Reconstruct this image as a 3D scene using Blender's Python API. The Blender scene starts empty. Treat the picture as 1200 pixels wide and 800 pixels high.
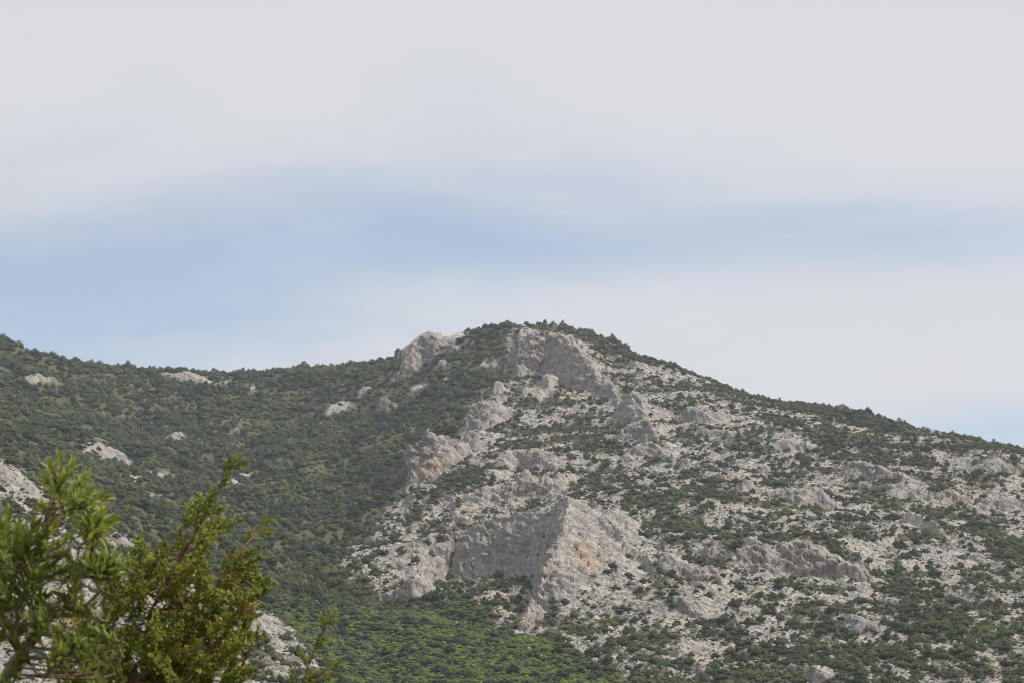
import bpy, bmesh, math, random
import numpy as np
from mathutils import Vector, Matrix, Euler

R = math.radians
random.seed(11)
rng = np.random.default_rng(7)
scene = bpy.context.scene
col = scene.collection

# ------------------------------------------------------------------ camera
FPX, W0, H0 = 2700.0, 1200.0, 800.0          # focal length in photo pixels, photo size
PITCH = R(10.8)
cam_d = bpy.data.cameras.new('camera')
cam = bpy.data.objects.new('camera', cam_d)
col.objects.link(cam)
cam_d.sensor_width = 36.0
cam_d.lens = 36.0 * FPX / W0
cam_d.clip_start = 0.05
cam_d.clip_end = 20000.0
cam.location = (0, 0, 0)
cam.rotation_euler = (R(90) + PITCH, 0, 0)
cam_d.dof.use_dof = True
cam_d.dof.focus_distance = 1000.0
cam_d.dof.aperture_fstop = 27.0
scene.camera = cam

# ------------------------------------------------------------------ sun and sky
SUN_EL, SUN_AZ = R(56), R(92)                 # azimuth measured from the view direction towards the right
sun_d = bpy.data.lights.new('sun', 'SUN')
sun_d.energy = 4.8
sun_d.angle = R(1.6)
sun_d.color = (1.0, 0.93, 0.84)
sun = bpy.data.objects.new('sun', sun_d)
col.objects.link(sun)
sdir = Vector((math.sin(SUN_AZ) * math.cos(SUN_EL), math.cos(SUN_AZ) * math.cos(SUN_EL), math.sin(SUN_EL)))
sun.rotation_euler = (-sdir).to_track_quat('-Z', 'Y').to_euler()
sun.location = sdir * 3000

scene.view_settings.view_transform = 'Standard'
scene.view_settings.look = 'None'
scene.view_settings.gamma = 1.0
scene.view_settings.exposure = 0.14
scene.cycles.filter_width = 1.15
scene.cycles.max_bounces = 6
scene.cycles.diffuse_bounces = 3
scene.cycles.transmission_bounces = 3
scene.cycles.volume_bounces = 0
scene.cycles.use_denoising = True
scene.cycles.denoiser = 'OPENIMAGEDENOISE'
scene.cycles.denoising_input_passes = 'RGB_ALBEDO_NORMAL'
scene.cycles.denoising_prefilter = 'ACCURATE'

world = bpy.data.worlds.new('World')
scene.world = world
world.use_nodes = True
wn, wl = world.node_tree.nodes, world.node_tree.links
wn.clear()


def nd(nodes, t, **kw):
    n = nodes.new(t)
    for k, v in kw.items():
        setattr(n, k, v)
    return n


def mth(nodes, links, op, a, b=None, c=None, clamp=False):
    n = nodes.new('ShaderNodeMath')
    n.operation = op
    n.use_clamp = clamp
    for i, x in enumerate((a, b, c)):
        if x is None:
            continue
        if isinstance(x, (int, float)):
            n.inputs[i].default_value = x
        else:
            links.new(x, n.inputs[i])
    return n.outputs[0]


def build_world():
    out = nd(wn, 'ShaderNodeOutputWorld')
    bg = nd(wn, 'ShaderNodeBackground')
    bg.inputs['Strength'].default_value = 0.126
    wl.new(bg.outputs[0], out.inputs[0])
    sky = nd(wn, 'ShaderNodeTexSky', sky_type='NISHITA', sun_disc=False)
    sky.sun_elevation = SUN_EL
    sky.sun_rotation = SUN_AZ
    sky.air_density = 1.0
    sky.dust_density = 0.8
    sky.ozone_density = 1.0
    tc = nd(wn, 'ShaderNodeTexCoord')
    sep = nd(wn, 'ShaderNodeSeparateXYZ')
    wl.new(tc.outputs['Generated'], sep.inputs[0])
    M = lambda op, a, b=None, c=None, clamp=False: mth(wn, wl, op, a, b, c, clamp)
    zc = M('MAXIMUM', M('ADD', sep.outputs[2], 0.03), 0.03)
    px = M('DIVIDE', sep.outputs[0], zc)           # a flat cloud deck seen in perspective
    py = M('DIVIDE', sep.outputs[1], zc)
    comb = nd(wn, 'ShaderNodeCombineXYZ')
    wl.new(px, comb.inputs[0])
    wl.new(py, comb.inputs[1])
    # soft, streaked veil
    mp = nd(wn, 'ShaderNodeMapping')
    mp.inputs['Rotation'].default_value = (0, 0, R(8))
    mp.inputs['Scale'].default_value = (1.0, 1.0, 1)
    mp.inputs['Location'].default_value = (3.2, 1.7, 0)
    wl.new(comb.outputs[0], mp.inputs[0])
    n1 = nd(wn, 'ShaderNodeTexNoise')
    n1.inputs['Scale'].default_value = 1.1
    n1.inputs['Detail'].default_value = 6
    n1.inputs['Roughness'].default_value = 0.56
    n1.inputs['Distortion'].default_value = 0.6
    wl.new(mp.outputs[0], n1.inputs['Vector'])
    # gaps in the deck: centre x, centre y, half-width x, half-width y, depth (deck coordinates)
    total = None
    for cx, cy, rx, ry, dep in SKY_GAPS:
        a = M('DIVIDE', M('SUBTRACT', px, cx), rx)
        b = M('DIVIDE', M('SUBTRACT', py, cy), ry)
        g = M('MULTIPLY', M('EXPONENT', M('MULTIPLY', M('ADD', M('MULTIPLY', a, a), M('MULTIPLY', b, b)), -1.0)), dep)
        total = g if total is None else M('ADD', total, g)
    # the same kind of gaps go on over the rest of the sky
    n2 = nd(wn, 'ShaderNodeTexNoise')
    n2.inputs['Scale'].default_value = 0.35
    n2.inputs['Detail'].default_value = 3
    wl.new(comb.outputs[0], n2.inputs['Vector'])
    cover = M('ADD', M('MULTIPLY', M('SUBTRACT', n1.outputs[0], 0.5), 1.35), 0.93)
    cover = M('SUBTRACT', cover, total)
    cover = M('ADD', cover, M('MULTIPLY', M('SUBTRACT', n2.outputs[0], 0.5), 0.5))
    mr = nd(wn, 'ShaderNodeMapRange', interpolation_type='SMOOTHSTEP')
    mr.inputs['From Min'].default_value = -0.05
    mr.inputs['From Max'].default_value = 1.0
    mr.inputs['To Min'].default_value = 0.23
    mr.inputs['To Max'].default_value = 0.97
    wl.new(cover, mr.inputs['Value'])
    # cloud tone varies a little
    n3 = nd(wn, 'ShaderNodeTexNoise')
    n3.inputs['Scale'].default_value = 0.9
    n3.inputs['Detail'].default_value = 4
    wl.new(comb.outputs[0], n3.inputs['Vector'])
    cr = nd(wn, 'ShaderNodeMix', data_type='RGBA')
    cr.inputs['A'].default_value = (4.85, 4.98, 5.22, 1)
    cr.inputs['B'].default_value = (5.62, 5.62, 5.74, 1)
    wl.new(n3.outputs[0], cr.inputs['Factor'])
    mix = nd(wn, 'ShaderNodeMix', data_type='RGBA')
    wl.new(mr.outputs[0], mix.inputs['Factor'])
    # the clear sky between the clouds
    wl.new(sky.outputs[0], mix.inputs['A'])
    wl.new(cr.outputs['Result'], mix.inputs['B'])
    wl.new(mix.outputs['Result'], bg.inputs['Color'])


def deck(u, v):
    """where the line of sight through a photo pixel meets the cloud deck"""
    x, y = (u - 600) / FPX, (400 - v) / FPX
    d = Vector((x, math.cos(PITCH) - y * math.sin(PITCH), math.sin(PITCH) + y * math.cos(PITCH))).normalized()
    z = max(d.z + 0.03, 0.03)
    return d.x / z, d.y / z


SKY_GAPS = []
for u, v, hw, hv, dep in ((470, 272, 330, 66, 0.58), (250, 345, 340, 80, 0.50), (-60, 320, 320, 120, 0.30), (1030, 280, 320, 48, 0.66),
                          (1220, 500, 190, 50, 0.50), (700, 300, 160, 30, 0.28), (80, 420, 340, 75, .36)):
    cx, cy = deck(u, v)
    ex, _ = deck(u + hw, v)
    _, ey = deck(u, v - hv)
    _, ey2 = deck(u, v + hv)
    SKY_GAPS.append((cx, cy, abs(ex - cx), abs(ey2 - ey) / 2, dep))
build_world()

# ------------------------------------------------------------------ helpers
CP, SP = math.cos(PITCH), math.sin(PITCH)


def ray(u, v):
    x, y = (u - W0 / 2) / FPX, (H0 / 2 - v) / FPX
    return x, CP - y * SP, SP + y * CP


def at(u, v, d):
    """the point seen at photo pixel (u, v), d metres away over the ground"""
    x, y, z = ray(u, v)
    k = d / math.hypot(x, y)
    return x * k, y * k, z * k


def project(X, Y, Z):
    yc = Y * CP + Z * SP
    zc = -Y * SP + Z * CP
    yc = np.maximum(yc, 1e-3)
    return W0 / 2 + FPX * X / yc, H0 / 2 - FPX * zc / yc


def hash3(ix, iy, iz, seed):
    h = (ix.astype(np.uint32) * np.uint32(374761393) + iy.astype(np.uint32) * np.uint32(668265263)
         + iz.astype(np.uint32) * np.uint32(2147483647 - 58331) + np.uint32(seed * 1013904223 & 0xffffffff))
    h = (h ^ (h >> np.uint32(13))) * np.uint32(1274126177)
    h = h ^ (h >> np.uint32(16))
    h = h * np.uint32(2246822519)
    return h ^ (h >> np.uint32(15))


def gnoise(x, y, z=None, seed=0):
    """gradient noise, about -1..1"""
    x = np.asarray(x, np.float32); y = np.asarray(y, np.float32)
    fx, fy = np.floor(x), np.floor(y)
    ix, iy = fx.astype(np.int64), fy.astype(np.int64)
    tx, ty = x - fx, y - fy
    sx, sy = tx * tx * tx * (tx * (tx * 6 - 15) + 10), ty * ty * ty * (ty * (ty * 6 - 15) + 10)
    if z is None:
        out = 0
        zero = np.zeros_like(ix)
        for a in (0, 1):
            for b in (0, 1):
                h = hash3(ix + a, iy + b, zero, seed)
                ang = (h & np.uint32(0xffff)).astype(np.float32) * np.float32(2 * math.pi / 65536)
                g = np.cos(ang) * (tx - a) + np.sin(ang) * (ty - b)
                out = out + g * (sx if a else 1 - sx) * (sy if b else 1 - sy)
        return out * 1.5
    z = np.asarray(z, np.float32)
    fz = np.floor(z); iz = fz.astype(np.int64); tz = z - fz
    sz = tz * tz * tz * (tz * (tz * 6 - 15) + 10)
    out = 0
    for a in (0, 1):
        for b in (0, 1):
            for c in (0, 1):
                h = hash3(ix + a, iy + b, iz + c, seed)
                gx = (h & np.uint32(1023)).astype(np.float32) / 511.5 - 1
                gy = ((h >> np.uint32(10)) & np.uint32(1023)).astype(np.float32) / 511.5 - 1
                gz = ((h >> np.uint32(20)) & np.uint32(1023)).astype(np.float32) / 511.5 - 1
                g = gx * (tx - a) + gy * (ty - b) + gz * (tz - c)
                out = out + g * (sx if a else 1 - sx) * (sy if b else 1 - sy) * (sz if c else 1 - sz)
    return out * 1.35


def fbm(x, y, z=None, oct=4, seed=0, gain=0.5):
    s, a, f, t = 0, 1.0, 1.0, 0
    for o in range(oct):
        s = s + a * gnoise(x * f, y * f, None if z is None else z * f, seed + 17 * o)
        t += a
        a *= gain
        f *= 2.03
    return s / t


def cells(x, y, z, seed=0):
    """distance to the nearest and second nearest of scattered points: blocky rock"""
    ix, iy, iz = [np.floor(q).astype(np.int64) for q in (x, y, z)]
    f1 = np.full(x.shape, 9.0, np.float32); f2 = f1.copy(); rid = np.zeros(x.shape, np.float32)
    for a in (-1, 0, 1):
        for b in (-1, 0, 1):
            for c in (-1, 0, 1):
                h = hash3(ix + a, iy + b, iz + c, seed)
                px = ix + a + (h & np.uint32(1023)).astype(np.float32) / 1023
                py = iy + b + ((h >> np.uint32(10)) & np.uint32(1023)).astype(np.float32) / 1023
                pz = iz + c + ((h >> np.uint32(20)) & np.uint32(1023)).astype(np.float32) / 1023
                d = np.sqrt((px - x) ** 2 + (py - y) ** 2 + (pz - z) ** 2).astype(np.float32)
                f2 = np.minimum(np.maximum(f1, d), f2)
                rid = np.where(d < f1, ((h >> np.uint32(5)) & np.uint32(255)).astype(np.float32) / 255, rid)
                f1 = np.minimum(f1, d)
    return f1, f2, rid


def sstep(a, b, x):
    t = np.clip((x - a) / (b - a), 0, 1)
    return t * t * (3 - 2 * t)


def tag(o, label=None, cat=None, group=None, kind=None):
    for k, v in (('label', label), ('category', cat), ('group', group), ('kind', kind)):
        if v:
            o[k] = v
    return o


def mesh_np(name, verts, faces, mat=None, parent=None, smooth=True, attrs=None):
    """one mesh object from arrays; faces is an (n, k) index array"""
    me = bpy.data.meshes.new(name)
    nv, nf, k = len(verts), len(faces), faces.shape[1]
    me.vertices.add(nv)
    me.vertices.foreach_set('co', np.ascontiguousarray(verts, np.float32).ravel())
    me.loops.add(nf * k)
    me.loops.foreach_set('vertex_index', np.ascontiguousarray(faces, np.int32).ravel())
    me.polygons.add(nf)
    me.polygons.foreach_set('loop_start', np.arange(0, nf * k, k, dtype=np.int32))
    me.update(calc_edges=True)
    if smooth:
        me.polygons.foreach_set('use_smooth', np.ones(nf, bool))
    for an, av in (attrs or {}).items():
        at_ = me.attributes.new(an, 'FLOAT', 'POINT')
        at_.data.foreach_set('value', np.ascontiguousarray(av, np.float32))
    if mat:
        me.materials.append(mat)
    if name is None:
        return me
    o = bpy.data.objects.new(name, me)
    col.objects.link(o)
    if parent:
        o.parent = parent
    return o

# ------------------------------------------------------------------ terrain: surveyed points (photo pixel, metres away)
SURVEY = [
    # left ridge and the wooded bowl below it
    (-120, 385, 1480), (0, 399, 1500), (110, 430, 1540), (200, 436, 1580), (300, 447, 1620),
    (0, 450, 1350), (0, 500, 1060), (100, 500, 1250), (200, 500, 1370), (300, 500, 1430),
    (-120, 480, 1100), (-120, 600, 620), (-120, 800, 400),
    (0, 545, 760), (0, 620, 610), (0, 800, 440), (100, 570, 900), (100, 640, 640), (100, 720, 540), (100, 800, 460),
    (200, 570, 1080), (200, 630, 860), (200, 665, 640), (200, 800, 480),
    (300, 560, 1210), (300, 620, 1040), (300, 690, 840), (300, 730, 590), (300, 800, 510), (365, 795, 560), (365, 740, 730),
    # left flank of the main mountain
    (380, 434, 1610), (440, 430, 1570), (470, 420, 1530), (520, 398, 1500), (560, 386, 1490),
    (400, 500, 1400), (400, 560, 1220), (400, 620, 1060), (400, 680, 880), (420, 720, 770), (400, 800, 640),
    (480, 470, 1430), (480, 530, 1260), (480, 600, 1080), (480, 660, 950), (480, 700, 840), (500, 740, 740), (500, 800, 650),
    # front of the main mountain
    (600, 382, 1480), (640, 380, 1490), (670, 386, 1480), (590, 440, 1390), (560, 500, 1270), (545, 560, 1130), (560, 610, 1030), (560, 675, 930), (580, 720, 800),
    (640, 440, 1400), (640, 500, 1270), (640, 560, 1120), (640, 610, 1010), (650, 680, 890), (620, 740, 770), (640, 800, 650),
    (700, 401, 1450), (750, 418, 1420), (700, 460, 1330), (720, 520, 1180), (740, 590, 1000), (740, 660, 880), (730, 730, 770), (760, 800, 660),
    (800, 436, 1390), (800, 490, 1240), (820, 560, 1070), (840, 630, 920), (850, 700, 800), (880, 800, 665),
    (900, 471, 1340), (900, 530, 1150), (920, 600, 990), (940, 675, 845), (960, 740, 745), (1000, 800, 670),
    (1000, 487, 1320), (1000, 550, 1120), (1020, 620, 960), (1040, 690, 825), (1080, 745, 745),
    (1100, 512, 1280), (1100, 580, 1070), (1120, 660, 890), (1120, 730, 765), (1120, 800, 670),
    (1200, 529, 1240), (1200, 600, 1050), (1200, 680, 870), (1200, 740, 760), (1200, 800, 670),
    (1340, 560, 1200), (1340, 660, 900), (1340, 800, 660),
]
PTS = [at(u, v, d) for u, v, d in SURVEY]
for u, v, d in SURVEY[:5] + [(380, 434, 1610), (440, 430, 1570), (520, 398, 1500), (600, 382, 1480), (640, 380, 1490), (670, 386, 1480), (700, 396, 1450),
                             (800, 431, 1390), (900, 466, 1340), (1000, 482, 1320), (1100, 508, 1280), (1200, 529, 1240), (1340, 560, 1200)]:
    x, y, z = at(u, v, d)                     # the far side of the crest falls away
    for k, dz in ((1.10, -14), (1.22, -70), (1.5, -190)):
        PTS.append((x * k, y * k, z + dz))
for a in (-16, -8, 0, 8, 16):                 # the ground between the viewer and the hill
    s, c = math.sin(R(a)), math.cos(R(a))
    PTS += [(s * 330, c * 330, 6 if a > -5 else 4), (s * 180, c * 180, -4.0)]
for a in range(0, 360, 45):
    PTS.append((30 * math.sin(R(a)), 30 * math.cos(R(a)), -2.0))
PTS.append((0, 0, -1.7))
PTS += [(-1300, -200, 60), (1300, -200, 40), (0, -900, -20), (-900, 400, 70), (900, 400, 40), (-1800, 1200, 160), (1800, 1200, 120), (0, 2700, 60)]
PTS = np.array(PTS)


def tps_fit(p, z, lam=2e-5):
    q = p / 1000.0
    r2 = ((q[:, None] - q[None]) ** 2).sum(-1)
    K = 0.5 * r2 * np.log(r2 + 1e-12)
    n = len(q)
    K[np.arange(n), np.arange(n)] += lam
    Pm = np.c_[np.ones(n), q]
    A = np.zeros((n + 3, n + 3))
    A[:n, :n] = K; A[:n, n:] = Pm; A[n:, :n] = Pm.T
    return np.linalg.solve(A, np.r_[z, 0, 0, 0]), q


TW, TQ = tps_fit(PTS[:, :2], PTS[:, 2])


def tps(x, y):
    x = np.asarray(x, float) / 1000; y = np.asarray(y, float) / 1000
    out = TW[-3] + TW[-2] * x + TW[-1] * y
    for (qx, qy), w in zip(TQ, TW):
        r2 = (x - qx) ** 2 + (y - qy) ** 2
        out = out + w * 0.5 * r2 * np.log(r2 + 1e-12)
    return out


GS, GX0, GY0, GNX, GNY = 10.0, -1400.0, -400.0, 281, 341
_gx, _gy = np.meshgrid(GX0 + GS * np.arange(GNX), GY0 + GS * np.arange(GNY), indexing='ij')
BASE = tps(_gx, _gy)


def base_h(x, y):
    """smooth ground height (bicubic from the 10 m grid)"""
    fx = np.clip((np.asarray(x) - GX0) / GS, 1, GNX - 3.001); fy = np.clip((np.asarray(y) - GY0) / GS, 1, GNY - 3.001)
    ix, iy = np.floor(fx).astype(int), np.floor(fy).astype(int)
    tx, ty = fx - ix, fy - iy

    def wts(t):
        return (-0.5 * t ** 3 + t ** 2 - 0.5 * t, 1.5 * t ** 3 - 2.5 * t ** 2 + 1, -1.5 * t ** 3 + 2 * t ** 2 + 0.5 * t, 0.5 * t ** 3 - 0.5 * t ** 2)
    wx, wy = wts(tx), wts(ty)
    out = 0
    for a in range(4):
        for b in range(4):
            out = out + wx[a] * wy[b] * BASE[ix + a - 1, iy + b - 1]
    return out


def ground_hit(u, v, d0=440.0):
    """where the sight line through a pixel first meets the smooth ground"""
    x, y, z = ray(u, v)
    k = math.hypot(x, y)
    ds = np.arange(d0, 2200, 2.0)
    g = base_h(x / k * ds, y / k * ds) - z / k * ds
    i = np.argmax(g > 0)
    if not (g > 0).any():
        i = int(np.argmax(g))
    d = ds[i]
    return x / k * d, y / k * d, d


# ------------------------------------------------------------------ cliffs and outcrops: foot line in the photo, (u, foot v, top v)
# name, label, short phrase for neighbours, foot line, length of the back slope, steepness (run/rise), relief in metres
SCARPS = [
    ('cliff', 'long grey cliff wall curving down from the summit', 'summit cliff wall',
     [(586, 432, 424), (591, 437, 383), (604, 440, 386), (617, 440, 393), (637, 442, 393), (650, 449, 402), (664, 458, 416), (680, 460, 430),
      (698, 462, 444), (714, 470, 456), (722, 478, 472)], 20, .42, 1.6),
    ('cliff', 'big grey amphitheatre cliff above the bright green valley floor', 'amphitheatre cliff',
     [(498, 696, 684), (512, 676, 640), (524, 668, 622), (545, 672, 611), (572, 674, 601), (600, 676, 596), (622, 680, 588), (624, 696, 622), (618, 714, 664), (610, 728, 702), (602, 740, 734)],
     25, .5, 1.3),
    ('cliff', 'pinkish rounded crag standing at the edge of the wooded gully', 'pinkish crag',
     [(484, 566, 556), (490, 564, 512), (503, 562, 503), (515, 559, 500), (526, 555, 511), (540, 550, 517), (552, 540, 528)], 26, .30, 1.3),
    ('cliff', 'cream crag breaking the skyline left of the summit', 'skyline crag',
     [(462, 442, 428), (474, 438, 411), (487, 429, 399), (497, 420, 388), (512, 413, 388), (528, 406, 393), (540, 402, 399)], 30, .4, 1.3),
    ('cliff', 'shaded cliff with pale slab beside it on the lower slope', 'shaded lower cliff',
     [(900, 676, 668), (908, 674, 654), (924, 674, 641), (942, 675, 633), (962, 677, 643), (984, 679, 658), (1010, 681, 668), (1030, 682, 677)], 60, .42, 1.2),
    ('rock_outcrop', 'pale fin of rock under the end of the summit cliff', 'pale fin',
     [(710, 496, 488), (717, 497, 470), (724, 498, 456), (737, 499, 472), (748, 500, 490)], 26, .4, 1.0),
    ('rock_outcrop', 'pitted square block below the summit cliff', 'pitted block',
     [(545, 506, 486), (552, 505, 472), (566, 503, 470), (580, 500, 468), (593, 494, 470), (600, 488, 480)], 26, .45, 1.5),
    ('rock_outcrop', 'pale knob just beside the pinkish crag', 'pale knob',
     [(544, 537, 528), (549, 536, 511), (557, 535, 507), (565, 533, 514), (570, 531, 526)], 12, .4, 1.0),
    ('rock_outcrop', 'rough grey dome on top of the amphitheatre cliff', 'rough dome',
     [(570, 598, 592), (580, 594, 575), (594, 592, 562), (612, 590, 557), (630, 588, 564), (648, 586, 572), (662, 584, 580)], 40, 1.0, 1.6),
    ('rock_outcrop', 'lit crest of rock running down above the rough dome', 'lit crest',
     [(598, 552, 540), (608, 548, 526), (624, 552, 531), (640, 556, 543), (656, 562, 556)], 30, .6, 1.2),
    ('rock_outcrop', 'narrow lit rib leaning against the summit cliff', 'narrow rib',
     [(634, 474, 470), (642, 468, 460), (650, 461, 446), (656, 456, 443), (660, 454, 448)], 14, .4, .8),
    ('rock_outcrop', 'small pale boss in the scrub under the summit cliff', 'small pale boss',
     [(570, 468, 462), (576, 467, 452), (586, 466, 450), (594, 464, 458)], 16, .5, .9),
    ('rock_outcrop', 'grey knob in the wood between skyline crag and summit cliff', 'grey knob',
     [(562, 428, 422), (567, 427, 414), (574, 426, 413), (579, 425, 420)], 14, .45, .8),
    ('rock_outcrop', 'thin slanting rock rib in the wooded gully', 'slanting rib',
     [(378, 494, 490), (388, 486, 478), (400, 478, 469), (412, 470, 463), (420, 466, 463)], 12, .5, .8),
    ('rock_outcrop', 'small shaded crag in the wood below the skyline crag', 'small shaded crag',
     [(440, 480, 474), (446, 479, 462), (453, 478, 457), (459, 475, 464)], 14, .4, .9),
    ('rock_outcrop', 'low pale ledge under the skyline crag', 'low pale ledge',
     [(474, 467, 462), (483, 464, 455), (493, 459, 450), (503, 455, 450)], 14, .5, .8),
    ('rock_outcrop', 'rugged knob on the slope directly beneath the skyline crag', 'rugged knob',
     [(503, 438, 432), (510, 436, 420), (518, 433, 415), (524, 430, 424)], 14, .45, .9),
    ('rock_outcrop', 'grey buttress jutting from the slope right of the summit cliff', 'grey buttress',
     [(790, 492, 484), (800, 496, 472), (814, 497, 468), (830, 496, 470), (846, 493, 476), (858, 490, 484)], 34, .5, 1.3),
    ('rock_outcrop', 'broken grey step below the pale fin', 'broken step',
     [(722, 520, 512), (730, 520, 498), (744, 520, 494), (758, 522, 504), (768, 522, 516)], 26, .5, 1.2),
    ('rock_outcrop', 'shadowed ledge under the broken step', 'shadowed ledge',
     [(738, 540, 534), (750, 540, 524), (766, 540, 522), (782, 540, 530)], 20, .5, 1.0),
    ('rock_outcrop', 'pale overhanging slab left below the upper shrubs', 'overhanging slab',
     [(905, 526, 520), (912, 526, 512), (926, 526, 509), (944, 526, 514), (954, 526, 521)], 30, .4, 1.0),
    ('rock_outcrop', 'wide pitted cliff in the middle of the slope', 'wide pitted cliff',
     [(986, 566, 560), (994, 567, 544), (1010, 568, 540), (1028, 571, 546), (1046, 574, 558), (1056, 576, 568)], 36, .45, 1.3),
    ('rock_outcrop', 'sharp shaded tooth of rock with a pale back', 'sharp tooth',
     [(938, 594, 588), (944, 594, 566), (954, 593, 562), (966, 594, 572), (978, 595, 586)], 26, .4, 1.0),
    ('rock_outcrop', 'ribbed pale slab edge beside the wide pitted cliff', 'ribbed slab edge',
     [(1044, 588, 580), (1052, 588, 562), (1066, 587, 562), (1080, 588, 572), (1090, 588, 582)], 34, .5, 1.1),
    ('rock_outcrop', 'rounded grey boss beside the bare earth patch', 'rounded boss',
     [(866, 584, 578), (872, 584, 564), (884, 583, 560), (897, 582, 572)], 18, .5, .9),
    ('rock_outcrop', 'cracked block on the slope right of the ribbed edge', 'cracked block',
     [(1104, 592, 586), (1110, 592, 572), (1122, 592, 568), (1134, 593, 580)], 24, .5, 1.0),
    ('rock_outcrop', 'dark stained crag close under the right ridge', 'dark stained crag',
     [(1154, 556, 550), (1162, 556, 536), (1174, 556, 531), (1188, 557, 544)], 26, .45, 1.1),
    ('rock_outcrop', 'hollowed dark crag at the right edge of the slope', 'hollowed crag',
     [(1158, 598, 592), (1166, 598, 578), (1178, 598, 572), (1194, 600, 586)], 26, .45, 1.1),
    ('rock_outcrop', 'grey hump just left of the shaded lower cliff', 'grey hump',
     [(868, 676, 671), (875, 675, 659), (886, 674, 653), (898, 674, 662)], 24, .5, 1.1),
    ('rock_outcrop', 'jagged crag at the foot of the bare pale slabs', 'jagged crag',
     [(478, 702, 696), (484, 702, 682), (494, 701, 670), (505, 699, 676)], 16, .45, 1.0),
    ('rock_outcrop', 'small stepped outcrop in the scrub near the lower trees', 'stepped outcrop',
     [(998, 742, 738), (1006, 741, 727), (1020, 740, 724), (1032, 740, 734)], 16, .5, .9),
    ('rock_outcrop', 'pale whaleback rock in the dense wood on the left', 'pale whaleback',
     [(108, 534, 530), (116, 534, 516), (128, 532, 510), (140, 533, 516), (150, 536, 530)], 20, .7, .8),
    ('rock_outcrop', 'fluted pale face high in the left wood', 'fluted face',
     [(34, 452, 448), (42, 451, 438), (54, 450, 436), (68, 450, 441)], 16, .45, .8),
    ('rock_outcrop', 'smooth pale dome behind the tip of the juniper', 'smooth dome',
     [(264, 562, 558), (272, 562, 550), (284, 562, 546), (296, 562, 552)], 16, .8, .5),
    ('rock_outcrop', 'little split rock in the middle of the left wood', 'split rock',
     [(203, 517, 513), (209, 516, 505), (216, 516, 503), (223, 517, 511)], 12, .5, .7),
    ('rock_outcrop', 'row of pale rocks on the left skyline ridge', 'skyline rocks',
     [(186, 441, 438), (194, 441, 433), (208, 442, 434), (222, 443, 432), (236, 444, 438)], 18, .6, .7),
    ('rock_outcrop', 'pale slab leaning over the valley edge behind the juniper', 'leaning slab',
     [(292, 738, 732), (298, 738, 716), (308, 738, 714), (320, 740, 724), (330, 742, 736)], 14, .6, .8),
    ('rock_outcrop', 'grey crag at the left edge above the pale scree', 'left edge crag',
     [(-20, 566, 545), (-4, 566, 528), (8, 566, 536), (20, 567, 556)], 22, .5, 1.0),
    ('rock_outcrop', 'low rock rib across the scree right of the amphitheatre cliff', 'low scree rib',
     [(772, 690, 686), (780, 689, 672), (796, 688, 668), (815, 690, 674), (832, 693, 686)], 34, .6, 1.0),
    ('rock_outcrop', 'small shaded notch rock on the lower scree', 'notch rock',
     [(778, 722, 718), (784, 721, 708), (794, 720, 704), (806, 722, 714)], 22, .5, .9),
]


class Scarp:
    pass


SC = []
for (nm, lab, short, line, Lb, run, rel) in SCARPS:
    s = Scarp()
    s.name, s.label, s.short, s.L, s.relief = nm, lab, short, Lb, rel
    P, Dd = [], []
    if line[0][0] > 780 and line[0][1] < 620:
        line = [(u, vb, vb - (vb - vt) * .72) for u, vb, vt in line]
    for (u, vb, vt) in line:
        x, y, d = ground_hit(u, vb)
        P.append((x, y)); Dd.append(d)
    P = np.array(P)
    T = np.gradient(P, axis=0)
    T /= np.linalg.norm(T, axis=1)[:, None] + 1e-9
    N = np.c_[-T[:, 1], T[:, 0]]
    hh, ww = [], []
    for (u, vb, vt), p, d, n in zip(line, P, Dd, N):
        xr, yr, zr = ray(u, vt); tt = zr / math.hypot(xr, yr)
        xb, yb, zb = ray(u, vb); tb = zb / math.hypot(xb, yb)
        w = max(1.2, run * d * (tt - tb))
        c = p + n * w
        h = np.hypot(*c) * tt - float(base_h(c[0], c[1]))
        hh.append(max(h, 0.4)); ww.append(w)
    s.P, s.h, s.w = P, np.array(hh), np.array(ww)
    s.uv = (sum(q[0] for q in line) / len(line), sum((q[1] + q[2]) / 2 for q in line) / len(line))
    s.box = (min(q[0] for q in line), min(q[2] for q in line), max(q[0] for q in line), max(q[1] for q in line))
    SC.append(s)


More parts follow.
